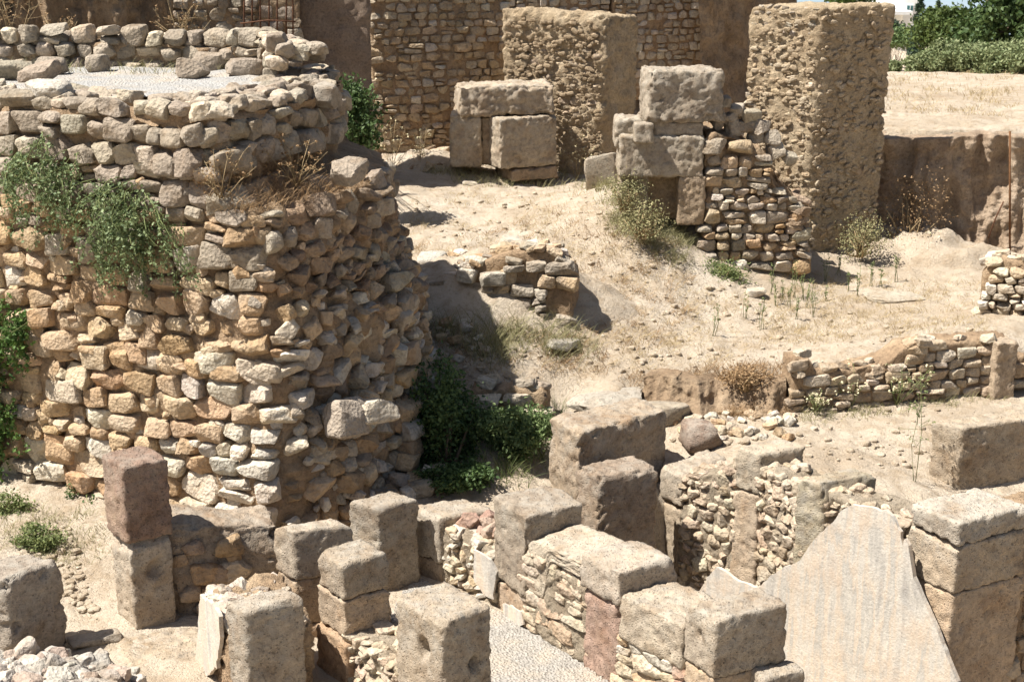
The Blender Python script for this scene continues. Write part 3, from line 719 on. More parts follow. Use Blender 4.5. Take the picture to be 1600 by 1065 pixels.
fR, aR, bR, tR = pillar('stone_pillar', (1423, 785), (1500, 817), (1612, 788), 1.24, (1.0, .52), 'tall broad pillar of several grey and tan blocks with a brown side', cols=((.46, .42, .355, 1.0), (.49, .41, .31, .9), (.52, .40, .28, .3)), kws=(dict(r=.06, big=.02), dict(r=.02), dict(r=.025)), ks=(1.02, 1.0, 1.0), zb=-1.3)
fS, aS, bS, _ = pillar('stone_pillar', (1457, 658), (1505, 669), (1640, 648), 1.2, (), 'weathered pitted block on the pale dirt behind the broad pillar', zb=.2, cols=((.44, .365, .27, .6),), kws=(dict(r=.03, amp=.016),), ks=(1.0,))
fK, aK, bK, _ = pillar('stone_block', (858, 652), (905, 676), (1044, 640), 1.2, (), 'large block with a broken sloping top beside the dark round boulder', 'block', zb=.0, cols=((.40, .33, .25, .8),), kws=(dict(r=.05, big=.035, chip=1.6),), ks=(1.0,))
fM, aM, bM, _ = pillar('stone_block', (903, 724), (938, 742), (1026, 730), .88, (), 'dark squared block with a ragged top edge behind the split pillar', 'block', cols=((.38, .30, .225, .6),), kws=(dict(r=.05, chip=2.0),), ks=(1.06,), zb=-1.3)
# masonry of the right-facing side of the broad pillar's wall
s2, L2 = straight(fR+bR*.98, fR+bR*.98+bR/np.linalg.norm(bR)*1.1)
wr = thing('rubble_wall', (*(fR+bR*1.5), 0), 'short shaded run of flat stones joined to the broad pillar', 'wall')
u = bR/np.linalg.norm(bR); av = aR/np.linalg.norm(aR)
block('core', fR+u*(np.linalg.norm(bR)-.02)+av*.06, u*1.2, av*.45, -1.3, 1.12, M['mortar'], wr, r=.03, big=.02)
masonry(wr, s2, 0, 1.15, -.9, 1.14, (.13, .26), (.9, 1.6), .12, lambda s, z: pal(BROWN+TAN), kinds=('square',), mat=M['limestone'], rot=.04, fit=1.03, proud=-.03)
# small block at the bottom edge
pillar('stone_block', (1171, 1042), (1192, 1062), (1258, 1045), .62, (), 'small grey block low beside the large smooth topped pillar', 'block', ks=(1.0,), zb=-.05)

# rubble panels between the pillars
def panel(F0, Lp, bvec, zt, label, ch=(.07, .14), asp=(.9, 1.8), colf=None, kinds=('round', 'angular'), mat=None, topf=None, limit=240, rot=.25, cat='wall', name='rubble_wall', proud=-.035, ends=.06, depth=.13, mort='lime', z0=0.0):
    F0, Lp, bvec = [np.asarray(v, float)[:2] for v in (F0, Lp, bvec)]
    T = (Lp-F0); L = np.linalg.norm(T); T = T/L
    N = np.array([T[1], -T[0]])
    if N@bvec > 0: N = -N
    P0 = F0-T*ends; P1 = Lp+T*ends; LL = L+2*ends
    bw_ = bvec/np.linalg.norm(bvec)*min(np.linalg.norm(bvec), .5)
    w = thing(name, (*((F0+Lp)/2+bw_/2), 0), label, cat)
    tf = topf or (lambda q: zt+.03*math.sin(q*9+F0[0]*7))
    block('core', P0-N*.042, P1-P0, bw_, z0-.05, zt, M[mort], w, r=.05, big=.03, amp=.02, top=tf)
    S = lambda s, z: (np.array([*(P0+T*s), z]), (*T, 0), (*N, 0))
    cf = colf or (lambda s, z: pal([(.51, .425, .315), (.54, .455, .34), (.48, .385, .275), (.52, .41, .305)], .08))
    masonry(w, S, ends*.5, LL-ends*.5, z0, zt+.1, ch, asp, depth, cf, proud=proud, kinds=kinds, mat=mat, rot=rot, limit=limit, keep=lambda s, z: z < tf(s/LL)-.02, fit=1.13)
    # stones on the broken top
    k = int(LL*20)
    for _ in range(k):
        s = random.uniform(.03, LL-.03); o = random.uniform(.02, np.linalg.norm(bw_)-.05); sz = random.uniform(.04, .09)
        stone(w, np.array([*(P0+T*s-N*o), tf(s/LL)+.0]), (*T, 0), (*N, 0), sz*1.3, sz, sz*.7, cf(s, 1), 'round', mat, 'top_stone', .25)
    return w, S, LL
for fa, la, bb, z, lab, tf in ((fN, fO+aO, bN, .72, 'cream rubble infill beside the worn low pillar near the boulder', lambda q: .58+.36*q),
                           (fO, fP+aP, bO, 1.0, 'cream rubble infill between the rounded cap pillar and the greenish pillar', None),
                           (fP, fR+aR, bP, 1.04, 'rubble infill behind the jagged plaster beside the broad pillar', lambda q: 1.06-.06*q)):
    panel(fa, la, bb*1.0, z, lab, topf=tf, z0=-1.25, ch=(.08, .16))
w_, S_, L_ = panel(fD, fE+aE, bD, .93, 'coursed stone infill under an eroded pale slab beside the gravel path', ch=(.10, .17), asp=(1.2, 2.4), kinds=('square', 'square', 'angular'), mat=M['limestone'], rot=.06, colf=lambda s, z: pal([(.51, .415, .30), (.48, .375, .265), (.53, .445, .34), (.48, .355, .25)], .08), proud=-.045, topf=lambda q: .80)
u = (fE+aE-fD); un = u/np.linalg.norm(u)
block('slab', fD+un*.01+bD*.05, u-un*.02, bD*.93, .42, .99, M['block'], w_, PALE, r=.05, big=.02, amp=.012, bottom=lambda q: .42+.42*float(sstep(.28, .42, q)))
w_, S_, L_ = panel(fE, fF+aF, bE, .62, 'red and cream small stone courses under a long pitted slab', ch=(.09, .16), asp=(1.1, 2.2), kinds=('square', 'round'), mat=M['limestone'], rot=.08, colf=lambda s, z: pal(CREAM+TAN+[(.48, .32, .24)]), topf=lambda q: .52)
u = (fF+aF-fE); un = u/np.linalg.norm(u)
block('slab', fE+un*.01, u-un*.02, bE*.95, .50, .92, M['block'], w_, (.50, .43, .33, .7), r=.03, big=.012, amp=.016)
w_, S_, L_ = panel(fJ, fD+aD, bJ, .60, 'broken plastered rubble stub topped by loose red stones', ch=(.08, .15), kinds=('round', 'angular'), topf=lambda q: .62-.10*q, colf=lambda s, z: pal(CREAM+TAN[-1:]))
for k in range(11):
    q = random.random(); pp = fJ+(fD+aD-fJ)*q*.75+bJ*random.uniform(.35, .95); sz = random.uniform(.06, .11)
    stone(w_, np.array([*pp, .62-.06*q+sz*.4]), (1, .6, 0), (.6, -1, 0), sz*1.25, sz, sz*.8, pal([(.42, .27, .20), (.38, .25, .19), (.45, .33, .25)]), 'angular', None, 'red_stone', .3)
w_, S_, L_ = panel(fH, fG+aG, bH*1.05, .46, 'low rubble fill between the stepped pillar and the holed pillar', topf=lambda q: .46)
# plastered wall face in front of the right-hand rubble, jagged broken edge
def plate(name, px, P0, P1, thick, mat, parent=None, zmin=0.0, off=.0, jt=.008):
    P0, P1 = np.asarray(P0)[:2], np.asarray(P1)[:2]; T = (P1-P0)/np.linalg.norm(P1-P0); N = np.array([T[1], -T[0]])
    if N[1] > 0: N = -N
    P0 = P0+N*off; P1 = P1+N*off
    pts = [PL(a, b, P0, P1) for a, b in px]
    sz = [((p[:2]-P0)@T, max(p[2], zmin)) for p in pts]
    # densify the edge and make it ragged
    out = []
    for i in range(len(sz)):
        a, b = np.array(sz[i]), np.array(sz[(i+1) % len(sz)]); n = max(1, int(np.linalg.norm(b-a)/.05))
        for k in range(n):
            p = a+(b-a)*k/n
            j = jt if p[1] > zmin+.02 else 0
            out.append((p[0]+random.gauss(0, j), p[1]+random.gauss(0, j)))
    import bmesh
    bm = bmesh.new()
    fr = [bm.verts.new((*(P0+T*s+N*thick), z)) for s, z in out]; bk = [bm.verts.new((*(P0+T*s-N*.005), z)) for s, z in out]
    n = len(fr)
    bm.faces.new(fr)
    for i in range(n): bm.faces.new((fr[i], bk[i], bk[(i+1) % n], fr[(i+1) % n]))
    bmesh.ops.recalc_face_normals(bm, faces=bm.faces[:])
    bmesh.ops.triangulate(bm, faces=[f for f in bm.faces if len(f.verts) > 4])
    V = np.array([v.co[:] for v in bm.verts]); F_ = [tuple(v.index for v in f.verts) for f in bm.faces]; bm.verts.index_update()
    bm.verts.ensure_lookup_table(); F_ = [tuple(v.index for v in f.verts) for f in bm.faces]
    bm.free()
    return obj(name, V, F_, mat, parent, False)
pw = thing('plastered_wall', (3.3, 12.8, 0), 'smooth grey streaked plaster skin with a jagged peaked edge covering the rubble wall', 'wall')
plate('plaster_skin', [(1096, 925), (1108, 900), (1122, 884), (1140, 893), (1160, 908), (1188, 915), (1205, 900), (1230, 884), (1255, 872), (1275, 845), (1290, 826), (1305, 812), (1318, 795), (1335, 788), (1362, 790), (1388, 797),
                       (1402, 812), (1412, 840), (1418, 870), (1428, 905), (1446, 945), (1462, 985), (1478, 1030), (1490, 1065), (1500, 1100), (1500, 1400), (1096, 1400)], fN, fR, .035, M['plaster'], pw, off=.075, zmin=-1.22)
plate('plaster_edge', [(1418, 840), (1424, 850), (1432, 900), (1450, 940), (1468, 980), (1484, 1022), (1500, 1062), (1508, 1100), (1500, 1110), (1488, 1060), (1474, 1022), (1458, 982), (1440, 942), (1422, 900), (1412, 862)], fN, fR, .05, M['plaster'], pw, off=.075, zmin=-.6, jt=.002)
# plaster remnants on the path-side walls
pl = plate('plaster_patch', [(742, 858), (752, 862), (768, 872), (778, 890), (772, 935), (760, 930), (742, 905)], fJ, fD+aD, .02, M['plaster'], None, off=.03)
tag(pl, 'torn flap of grey plaster left on the rubble stub by the squared pillar', 'plaster')
pl = plate('plaster_patch', [(786, 942), (800, 946), (816, 955), (819, 975), (812, 1002), (798, 985), (788, 965)], fD+aD, fD, .012, M['plaster'], None, off=-.005)
tag(pl, 'pale plaster patch at the foot of the squared pillar', 'plaster')
# left group: wall behind the tall pillar, plastered rubble stub, low ledge, flat slab
A0 = PZ(262, 800, 1.0)[:2]; lw = thing('rubble_wall', (*A0, 0), 'shaded wall of boulders and earth between the tall reddish pillar and the bastion', 'wall')
block('core', PZ(255, 822, 1.0)[:2], np.array([1.05, .28]), np.array([-.22, .5]), -.05, 1.0, M['block'], lw, (.38, .31, .235, .7), r=.09, big=.05, amp=.016, top=lambda q: 1.0-.10*q)
for k in range(26):
    px_, py_ = random.uniform(268, 370), random.uniform(850, 990)
    q = PL(px_, py_, PZ(255, 822, 1.0)[:2], PZ(255, 822, 1.0)[:2]+np.array([1.05, .28])); 
    if q[2] < .03: continue
    sz = random.uniform(.06, .13); stone(lw, q, (1, .27, 0), (.27, -1, 0), sz*1.3, sz*.7, sz, pal(BROWN+TAN), 'round', rot=.15)
Cb = fC+aC
stub = thing('rubble_stub', (*Cb, 0), 'lumpy pale rubble stub with a plastered white side behind the squat pillar', 'wall')
P0 = PZ(318, 930, .78)[:2]; dv = Cb-P0
block('core', P0, dv*.95, np.array([.62, .34]), -.05, .78, M['mortar'], stub, r=.09, big=.06, amp=.03, top=lambda q: .84-.12*q)
for k in range(85):
    a, b = random.random(), random.random(); q = P0+dv*a*.95+np.array([.62, .34])*b; sz = random.uniform(.04, .10)
    stone(stub, np.array([*q, .84-.12*a+random.uniform(-.08, .02)]), (1, random.uniform(-1, 1), 0), (0, -1, 0), sz*1.3, sz, sz*.8, pal([(.50, .42, .335), (.54, .46, .375), (.46, .38, .30), (.57, .50, .41)], .06), 'round', rot=.3)
plate('plaster_skin', [(318, 928), (326, 935), (338, 940), (347, 962), (349, 1000), (343, 1040), (330, 1150), (318, 1150)], P0, P0+dv, .03, M['plaster'], stub, off=.03)
ledge = thing('stone_ledge', (-2.9, 11.4, 0), 'low earth and stone ledge at the foot of the tall reddish pillar', 'ledge')
l0 = PZ(205, 1040, .1)[:2]; l1 = PZ(343, 1022, .1)[:2]
block('slab', l0, l1-l0, np.array([-.35, .55]), -.3, .10, M['block'], ledge, (.46, .38, .28, .6), r=.04, big=.02, amp=.016)
sl = block('flat_slab', PZ(112, 1004, .16)[:2], PZ(192, 991, .16)[:2]-PZ(112, 1004, .16)[:2], np.array([-.1, .14]), .09, .16, M['block'], None, (.42, .37, .30, .8), r=.015, amp=.006)
tag(sl, 'thin flat stone slab lying on dirt near the tall reddish pillar', 'slab')
pillar('stone_block', (-60, 895), (8, 907), (96, 872), .95, (), 'dark shaded block standing alone on the dirt beside the thin flat slab', 'block', zb=.05, kws=(dict(r=.06, chip=1.6),), cols=((.37, .32, .26, 1),), ks=(1.0,))
heap = thing('rubble_stub', (*PZ(80, 1040, .35)[:2], 0), 'low wall top of lumpy grey and pink mortared stones beside the flat slab', 'wall')
h0 = PZ(-60, 1010, .35)[:2]
block('core', PZ(-40, 1100, .42)[:2], PZ(222, 1075, .42)[:2]-PZ(-40, 1100, .42)[:2], np.array([-.25, .80]), -.3, .40, M['mortar'], heap, r=.09, big=.05, amp=.03, top=lambda q: .50-.30*q**1.5)
hb = PZ(-40, 1100, .42)[:2]; hv = PZ(222, 1075, .42)[:2]-hb
for k in range(150):
    a, b = random.random(), random.random(); q = hb+hv*a+np.array([-.25, .80])*b; sz = random.uniform(.04, .12)
    stone(heap, np.array([*q, .49-.30*a**1.5+random.uniform(-.08, .01)]), (1, random.uniform(-1, 1), 0), (0, -1, 0), sz*1.3, sz, sz*.75, pal([(.47, .43, .37), (.52, .47, .40), (.42, .38, .33), (.44, .35, .28), (.53, .48, .41)], .06), 'round', rot=.3)

# ------------------------------------------------------------------ middle ground
# boulder and stones beside the big block
b_ = G(1092, 700); o = stone(None, b_+np.array([0, 0, .13]), (1, .2, 0), (0, -1, 0), .24, .22, .20, (.27, .20, .155), 'round', M['block'], 'boulder', .1)
tag(o, 'dark brown round boulder lying beside the big broken block', 'boulder')
for lab, px, py, w, dd, h, c, cat in (('flat grey slab lying behind the broken block', 945, 632, .50, .3, .10, (.46, .42, .35), 'slab'),
                          ('rounded grey slab leaning on the dirt above the boulder', 1040, 655, .28, .2, .14, (.42, .37, .29), 'stone'),
                          ('pale flat slab lying on the sunny terrace beside green weeds', 1392, 468, .45, .25, .045, (.50, .45, .36), 'slab'),
                          ('pale angular slab half buried near the bastion on the slope', 675, 408, .27, .2, .10, (.52, .50, .44), 'stone'),
                          ('white pointed boulder sitting on the dry slope', 797, 392, .20, .15, .14, (.62, .57, .47), 'boulder'),
                          ('triangular grey slab leaning beside the block topped pier', 940, 290, .32, .12, .36, (.46, .41, .33), 'slab'),
                          ('small pale flat stone lying on dirt before the block pile', 735, 288, .16, .1, .04, (.60, .53, .42), 'stone'),
                          ('white stone at the foot of the block topped pier', 1180, 462, .15, .1, .08, (.66, .60, .50), 'stone'),
                          ('grey stone lying in the dark hollow below the ruined stub', 880, 545, .25, .16, .08, (.42, .39, .33), 'stone')):
    q = G(px, py); o = stone(None, q+np.array([0, 0, h*.5]), (1, .15, 0), (0, -1, 0), w, dd, h, c, 'angular', M['block'], cat if cat != 'slab' else 'stone_slab', .06)
    tag(o, lab, cat)
# broken retaining wall stub on the slope
def wallpx(label, pts, zt, zb, thick, ch, asp, colf, kinds, mat=None, rot=.06, limit=200, name='stone_wall', topf=None, fit=1.06, core='mortar', depth=.16, rag=.03, wav=.02, miss=0, keep=None, proud=.0, extra=0, splitp=.12):
    P0, P1 = [np.asarray(p, float)[:2] for p in pts]; T = (P1-P0); L = np.linalg.norm(T); T /= L; N = np.array([T[1], -T[0]])
    w = thing(name, (*((P0+P1)/2), zb), label, 'wall')
    tf = topf or (lambda q: zt+rag*math.sin(q*13)+rag*.6*math.sin(q*37))
    block('core', P0-N*.065, P1-P0, -N*thick, zb-.2, zt, M[core], w, r=.05, big=.02, amp=.015, top=tf, res=.04)
    S = lambda s, z: (np.array([*(P0+T*s), z]), (*T, 0), (*N, 0))
    masonry(w, S, .02, L-.02, zb-.06, zt+.6, ch, asp, depth, colf, proud=proud, kinds=kinds, mat=mat, rot=rot, limit=limit, fit=fit, wav=wav, miss=miss, splitp=splitp,
            keep=lambda s, z: z < tf(s/L)-.03 and (keep is None or keep(s, z)))
    for _ in range(int(L*extra)):
        s = random.uniform(.05, L-.05); sz = random.uniform(.05, .11)
        stone(w, np.array([*(P0+T*s-N*random.uniform(.05, thick)), tf(s/L)+sz*.2]), (*T, 0), (*N, 0), sz*1.4, sz, sz*.6, colf(s, 9), kinds[0], mat, 'top_stone', .2)
    return w, S, L
a, b = PD(1240, 640, 16.3), PD(1578, 610, 17.0)
za, zb_ = gz(*a[:2]), gz(*b[:2])
lowcol = lambda s, z: pal([(.46, .36, .25), (.50, .41, .30), (.42, .33, .23), (.54, .46, .35), (.44, .33, .22)])
def lowtop(q): 
    return float(np.interp(q, [0, .07, .10, .27, .36, .44, .50, .56, .75, 1.0], [1.40, 1.37, 1.22, 1.20, 1.24, 1.28, 1.44, 1.46, 1.45, 1.46]))
wallpx('long low retaining wall of coursed flat stones with a shaded face below the terrace', (a, b), 1.46, .70, .38, (.09, .16), (1.3, 2.6), lowcol, ('square',), M['limestone'], rot=.03, limit=260, topf=lowtop, fit=1.05, proud=-.03, extra=5, depth=.13)
q = b[:2]; t_ = (b-a)[:2]/np.linalg.norm((b-a)[:2])
rb = block('corner_stone', q-t_*.34+np.array([.06, -.10]), t_*.30, np.array([-.1, .3]), zb_-.1, 1.45, M['block'], bpy.data.objects['stone_wall'], (.45, .36, .26, .3), r=.03)
wallpx('short stub wall of tan stones going on past the long low retaining wall', (b[:2]+t_*.02+np.array([0, .06]), b[:2]+t_*1.2+np.array([0, .06])), 1.16, .84, .3, (.12, .2), (1.1, 2), lowcol, ('square',), M['limestone'], limit=60)
# stack of round cobbles at the right edge
a, b = PD(1530, 485, 19.0), PD(1680, 500, 18.6); zz_ = gz(*a[:2])
wallpx('small stack of rounded cobbles at the edge of the sunny terrace', (a, b), zz_+.80, zz_, .4, (.11, .17), (1.0, 1.8), lambda s, z: pal(CREAM+TAN[-1:]+GREYB[3:]), ('round',), None, rot=.08, topf=lambda q: zz_+.62+.16*min(1, q*6), extra=14, fit=1.06, wav=.01, proud=.04)
# ruined stub in the hollow
a, b = PD(672, 505, 18.2), PD(892, 512, 17.8); zz_ = gz(*a[:2])-.02
w_, S_, L_ = wallpx('ruined stub of pale cut stones buried in a bank of dry grass on the slope', (a, b), zz_+.60, zz_-.1, .5, (.15, .23), (1.1, 2.0), lambda s, z: pal(CREAM+GREYB+TAN), ('square', 'angular'), M['limestone'], rot=.12, topf=lambda q: zz_+.26+.56*math.sin(min(1, q*1.25)*math.pi/2)-.25*max(0, q-.85)/.15, extra=22, miss=.2)
mound('earth_mound', PD(790, 465, 18.6), 1.7, .9, .50, .1, M['ground'], seed=11)
o = stone(None, PD(770, 436, 18.0)+np.array([0, 0, 0]), (1, -.1, 0), (-.1, -1, 0), .20, .16, .10, (.50, .46, .38), 'square', M['block'], 'cut_stone', .03)
tag(o, 'squared grey stone set on top of the ruined stub in the hollow', 'stone')
# second buried course with the bush in front
a, b = PD(735, 622, 16.2), PD(855, 628, 16.1); zz_ = gz(*a[:2])
wallpx('buried course of stones behind the green bush in the hollow', (a, b), zz_+.30, zz_-.1, .35, (.16, .22), (1.5, 2.6), lambda s, z: pal(GREYB+CREAM[2:3]), ('square', 'angular'), M['limestone'], rot=.05, extra=8)
# earthen scarp with roots left of the low wall
a, b = PD(1005, 640, 16.4), PD(1215, 650, 16.3)
o = bank('earth_scarp', [(a[0], a[1]+.25), (a[0]+.4, a[1]+.05), (b[0]-.5, b[1]+.1), (b[0]+.1, b[1]+.05)], lambda q: 1.08+.05*math.sin(q*4), lambda q: .62, M['bank'], rill=.14, lip=-.04, n=110, m=34, out=.42, seed=21)
o['kind'] = 'structure'
for k in range(60):
    px = random.uniform(1040, 1240); py = random.uniform(640, 690); q = G(px, py); sz = random.uniform(.03, .075)
    if k == 0: sc = thing('rubble_heap', q, 'scatter of pale broken stones below the earthen scarp', 'rubble')
    stone(sc, q+np.array([0, 0, sz*.4]), (1, random.uniform(-1, 1), 0), (0, -1, 0), sz*1.3, sz, sz*.8, pal(CREAM+TAN), 'angular', rot=.3)

# ------------------------------------------------------------------ background ruins
def facebox(name, x0, x1, yt, yb, Y, depth, parent, col, skew=0, mat=None, lean=0, **kw):
    f = PD(x0, yb, Y); r = PD(x1, yb, Y+skew); zt = PD((x0+x1)/2, yt, Y+skew/2)[2]
    T = (r-f)[:2]; n = np.array([-T[1], T[0]])/np.linalg.norm(T)
    return block(name, f, T, n*depth, f[2], zt, mat or M['block'], parent, col, lean=lean, **kw)
# pile of hewn blocks
pile = thing('block_pile', PD(790, 272, 24.6), 'pile of hewn blocks under a long worn capping slab before the shaded brick wall', 'block pile')
BC = (.45, .38, .285, .9)
facebox('cap_slab', 718, 866, 134, 182, 24.5, .9, pile, (.46, .385, .29, .9), skew=.25, res=.03, r=.07, chip=1.6, big=.05, amp=.022)
facebox('block', 703, 753, 178, 262, 24.55, .7, pile, BC, res=.03, amp=.018, r=.06, taper=.06)
facebox('block', 753, 783, 184, 258, 24.7, .6, pile, (.42, .33, .23, .5), res=.03, amp=.018, r=.03)
facebox('block', 782, 870, 183, 265, 24.3, .9, pile, BC, skew=.5, res=.03, amp=.018, r=.04)
facebox('block', 800, 872, 262, 284, 24.4, .7, pile, (.36, .27, .18, .4), skew=.4, res=.03, amp=.018, r=.04)
for k in range(26):
    q = G(random.uniform(640, 705), random.uniform(238, 268)); sz = random.uniform(.04, .12)
    stone(pile, q+np.array([0, 0, sz*.4]), (1, 0, 0), (0, -1, 0), sz*1.3, sz, sz*.8, pal(BROWN+TAN), 'angular', name='fallen_stone', rot=.3)
mound('earth_mound', PD(672, 250, 25.4), .8, .6, .30, .2, M['ground'], seed=31)
# pier with the big block on top
pz0 = gz(*PD(1180, 440, 20.7)[:2])
pier = thing('ruined_pier', PD(1120, 440, 20.8), 'ruined stone pier carrying a huge tilted squared block on top', 'pier')
facebox('top_block', 1010, 1134, 110, 193, 20.55, .8, pier, (.40, .345, .27, 1), skew=.12, res=.03, r=.09, big=.05, amp=.02, taper=.07)
facebox('wide_block', 968, 1098, 212, 277, 20.6, .8, pier, (.44, .385, .30, .9), res=.03, amp=.018, r=.04)
facebox('block', 1020, 1098, 190, 214, 20.66, .7, pier, (.42, .36, .28, .9), res=.03, amp=.018, r=.05)
facebox('block', 961, 1008, 186, 232, 20.75, .6, pier, (.43, .375, .295, 1), res=.03, amp=.018, r=.08)
facebox('block', 991, 1021, 193, 224, 20.45, .3, pier, (.43, .375, .295, 1), res=.03, r=.03)
facebox('column', 1058, 1100, 276, 352, 20.6, .5, pier, (.45, .35, .24, .2), res=.03, amp=.018, r=.03)
facebox('block', 968, 1012, 272, 335, 20.75, .5, pier, (.44, .365, .27, .4), res=.03, amp=.018, r=.06)
facebox('earth_fill', 1005, 1062, 272, 345, 20.85, .5, pier, None, mat=M['clay'], res=.03, r=.03, big=.05, amp=.02)
P0, P1 = PD(1098, 440, 20.65)[:2], PD(1252, 440, 20.75)[:2]
T = (P1-P0); Lp = np.linalg.norm(T); T = T/Lp; N = np.array([T[1], -T[0]])
pt = lambda q: float(np.interp(q, [0, .25, .5, .62, .72, .86, 1.0], [3.48, 3.45, 3.25, 3.1, 2.8, 2.62, 2.35]))
core = block('core', P0-N*.05, P1-P0, -N*1.1, pz0-.3, 3.4, M['mortar'], pier, r=.08, big=.08, amp=.04, top=pt, res=.045)
cc = lambda s, z: pal(TAN+GREYB+CREAM[2:]+CREAM[:1])
masonry(core, lambda s, z: (np.array([*(P0+T*s), z]), (*T, 0), (*N, 0)), .0, Lp+.03, pz0-.08, 3.5, (.11, .23), (1.0, 2.1), .17, cc, kinds=('round', 'square', 'angular'), rot=.10, keep=lambda s, z: z < pt(s/Lp)-.03, limit=200, fit=1.05, splitp=.2)
NR = T; TR = -N
masonry(core, lambda s, z: (np.array([*(P1+TR*s+NR*(.05+.08*math.sin(z*5))), z]), (*TR, 0), (*NR, 0)), .0, 1.0, pz0-.05, 2.4, (.12, .24), (1.0, 2.0), .25, lambda s, z: pal(GREYB+BROWN), kinds=('angular',), rot=.2, limit=60, fit=1.0, miss=.15, name='rubble_stone')
for px, py in ((1150, 172), (1172, 182), (1160, 196), (1140, 185), (1190, 198), (1128, 160), (1205, 215), (1145, 200), (1120, 188), (1180, 210), (1212, 235), (1232, 245)):
    stone(core, PD(px, py, 21.0), (1, .1, 0), (0, -1, 0), random.uniform(.11, .2), .15, random.uniform(.08, .14), pal(GREYB), 'angular', name='top_stone', rot=.2)
# tall rubble pillar
tp = thing('rubble_pillar', PD(1320, 385, 22.4), 'tall square pillar of eroded yellow rubble and clay standing before the plateau', 'pillar')
F0, L0, R0 = PD(1262, 300, 22.0)[:2], PD(1155, 300, 22.5)[:2], PD(1372, 300, 22.6)[:2]
tz = 5.2
tcore = block('core', F0, L0-F0, R0-F0, 1.0, tz, M['clayg'], tp, r=.09, big=.035, amp=.020, res=.035, chip=.8, lean=.012, taper=-.03)
for (A, B, lim, nm) in ((L0, F0, 296, 'stone'), (F0, R0, 120, 'side_stone')):
    T = (B-A); LL = np.linalg.norm(T); T = T/LL; N = np.array([T[1], -T[0]])
    masonry(tcore, (lambda A, T, N: lambda s, z: (np.array([*(A+T*s+N*.0), z])+np.array([.012*(z-1), 0, 0]), (*T, 0), (*N, 0)))(A, T, N), .06, LL-.06, 1.15, tz-.05, (.075, .135), (1.0, 2.3), .11,
            lambda s, z: pal([(.47, .36, .235), (.52, .42, .29), (.44, .33, .21), (.56, .47, .35)] if z < 4.7 else GREYB), proud=-.012, kinds=('angular', 'square', 'angular'), name=nm, rot=.14, limit=lim, fit=.95, wav=.03, miss=.10 if lim > 200 else .6, splitp=.15)
    rubble_fill(tcore, (lambda A, T, N: lambda s, z: (np.array([*(A+T*s+N*.02), z])+np.array([.012*(z-1), 0, 0]), (*T, 0), (*N, 0)))(A, T, N), .05, LL-.05, 1.2, tz-.04, 700 if lim > 200 else 800, .015, .06, M['yellowrubble'], proud=.0)
# clay pier behind
cp = thing('clay_pier', PD(880, 275, 25.8), 'thick crumbling pier of brown clay and stones behind the block pile', 'pier')
F0, L0, R0 = PD(940, 270, 25.6)[:2], PD(782, 270, 26.1)[:2], PD(990, 270, 26.6)[:2]
ccore = block('core', F0, L0-F0, R0-F0, 1.6, 4.85, M['clayg'], cp, r=.10, big=.05, amp=.028, res=.04, chip=1.0, tilt=(.05, -.05), lean=.01)
T = F0-L0; LL = np.linalg.norm(T); T /= LL; N = np.array([T[1], -T[0]])
masonry(ccore, lambda s, z: (np.array([*(L0+T*s), z]), (*T, 0), (*N, 0)), .3, LL-.1, 3.0, 4.75, (.10, .16), (1.0, 2.0), .12, lambda s, z: pal([(.38, .30, .21), (.43, .34, .24)]), proud=-.01, kinds=('angular', 'small'), rot=.25, limit=45, miss=.6)
rubble_fill(ccore, lambda s, z: (np.array([*(L0+T*s+N*.03), z]), (*T, 0), (*N, 0)), .15, LL-.05, 1.9, 4.75, 800, .015, .06, M['brownrubble'], proud=-.004)
# coursed back wall
def backwall(label, A, B, z0, z1, ch, asp, colf, lim, core='mortar', kinds=('square', 'square', 'angular'), name='stone_wall', mat='limestone', miss=.04):
    A, B = np.asarray(A)[:2], np.asarray(B)[:2]; T = B-A; LL = np.linalg.norm(T); T = T/LL; N = np.array([T[1], -T[0]])
    w = thing(name, (*((A+B)/2), z0), label, 'wall')
    c_ = block('core', A-N*.04, B-A, -N*.6, z0-.3, z1, M[core], w, r=.04, big=.03, amp=.02, res=.05)
    masonry(c_, lambda s, z: (np.array([*(A+T*s), z]), (*T, 0), (*N, 0)), 0, LL, z0-.1, z1, ch, asp, .14, colf, kinds=kinds, mat=M[mat], rot=.05, limit=lim, fit=1.02, wav=.015, proud=-.02, miss=miss)
    return w
bc = lambda s, z: pal([(.44, .345, .23), (.48, .385, .27), (.40, .305, .20), (.51, .415, .295), (.46, .35, .23)] if random.random() < .88 else [(.56, .50, .41)])
backwall('shaded wall of small yellow brown coursed stones behind the block pile', PD(584, 240, 26.4), PD(800, 240, 27.2), 1.9, 6.2, (.13, .19), (1.0, 2.0), bc, 400)
fcol = lambda s, z: pal([(.46, .385, .29), (.50, .43, .335), (.42, .335, .24), (.56, .50, .41)])
backwall('far wall of small grey cobbles between the clay pier and the rubble pillar', PD(955, 110, 30.9), PD(1108, 110, 31.6), 3.0, 6.0, (.13, .2), (.9, 1.6), fcol, 296, kinds=('square', 'angular'))
backwall('far stone wall rising just above the top of the clay pier', PD(740, 30, 30.1), PD(954, 30, 30.9), 3.9, 6.2, (.16, .24), (1.0, 1.8), fcol, 200, kinds=('square', 'angular'))
pc = thing('stucco_column', PD(525, 240, 24.2), 'wide column of rough pinkish brown stucco beside the iron bars', 'column')
facebox('shaft', 463, 584, -60, 262, 23.6, .9, pc, None, skew=.15, mat=M['claydark'], res=.05, r=.05, big=.03, amp=.016)
backwall('dark stone wall behind the rusty iron bars', PD(250, 70, 22.9), PD(470, 70, 23.3), 3.2, 6.4, (.16, .26), (.9, 1.7), lambda s, z: pal([(.33, .27, .2), (.38, .32, .25), (.29, .23, .17)]), 120, kinds=('square', 'angular'))
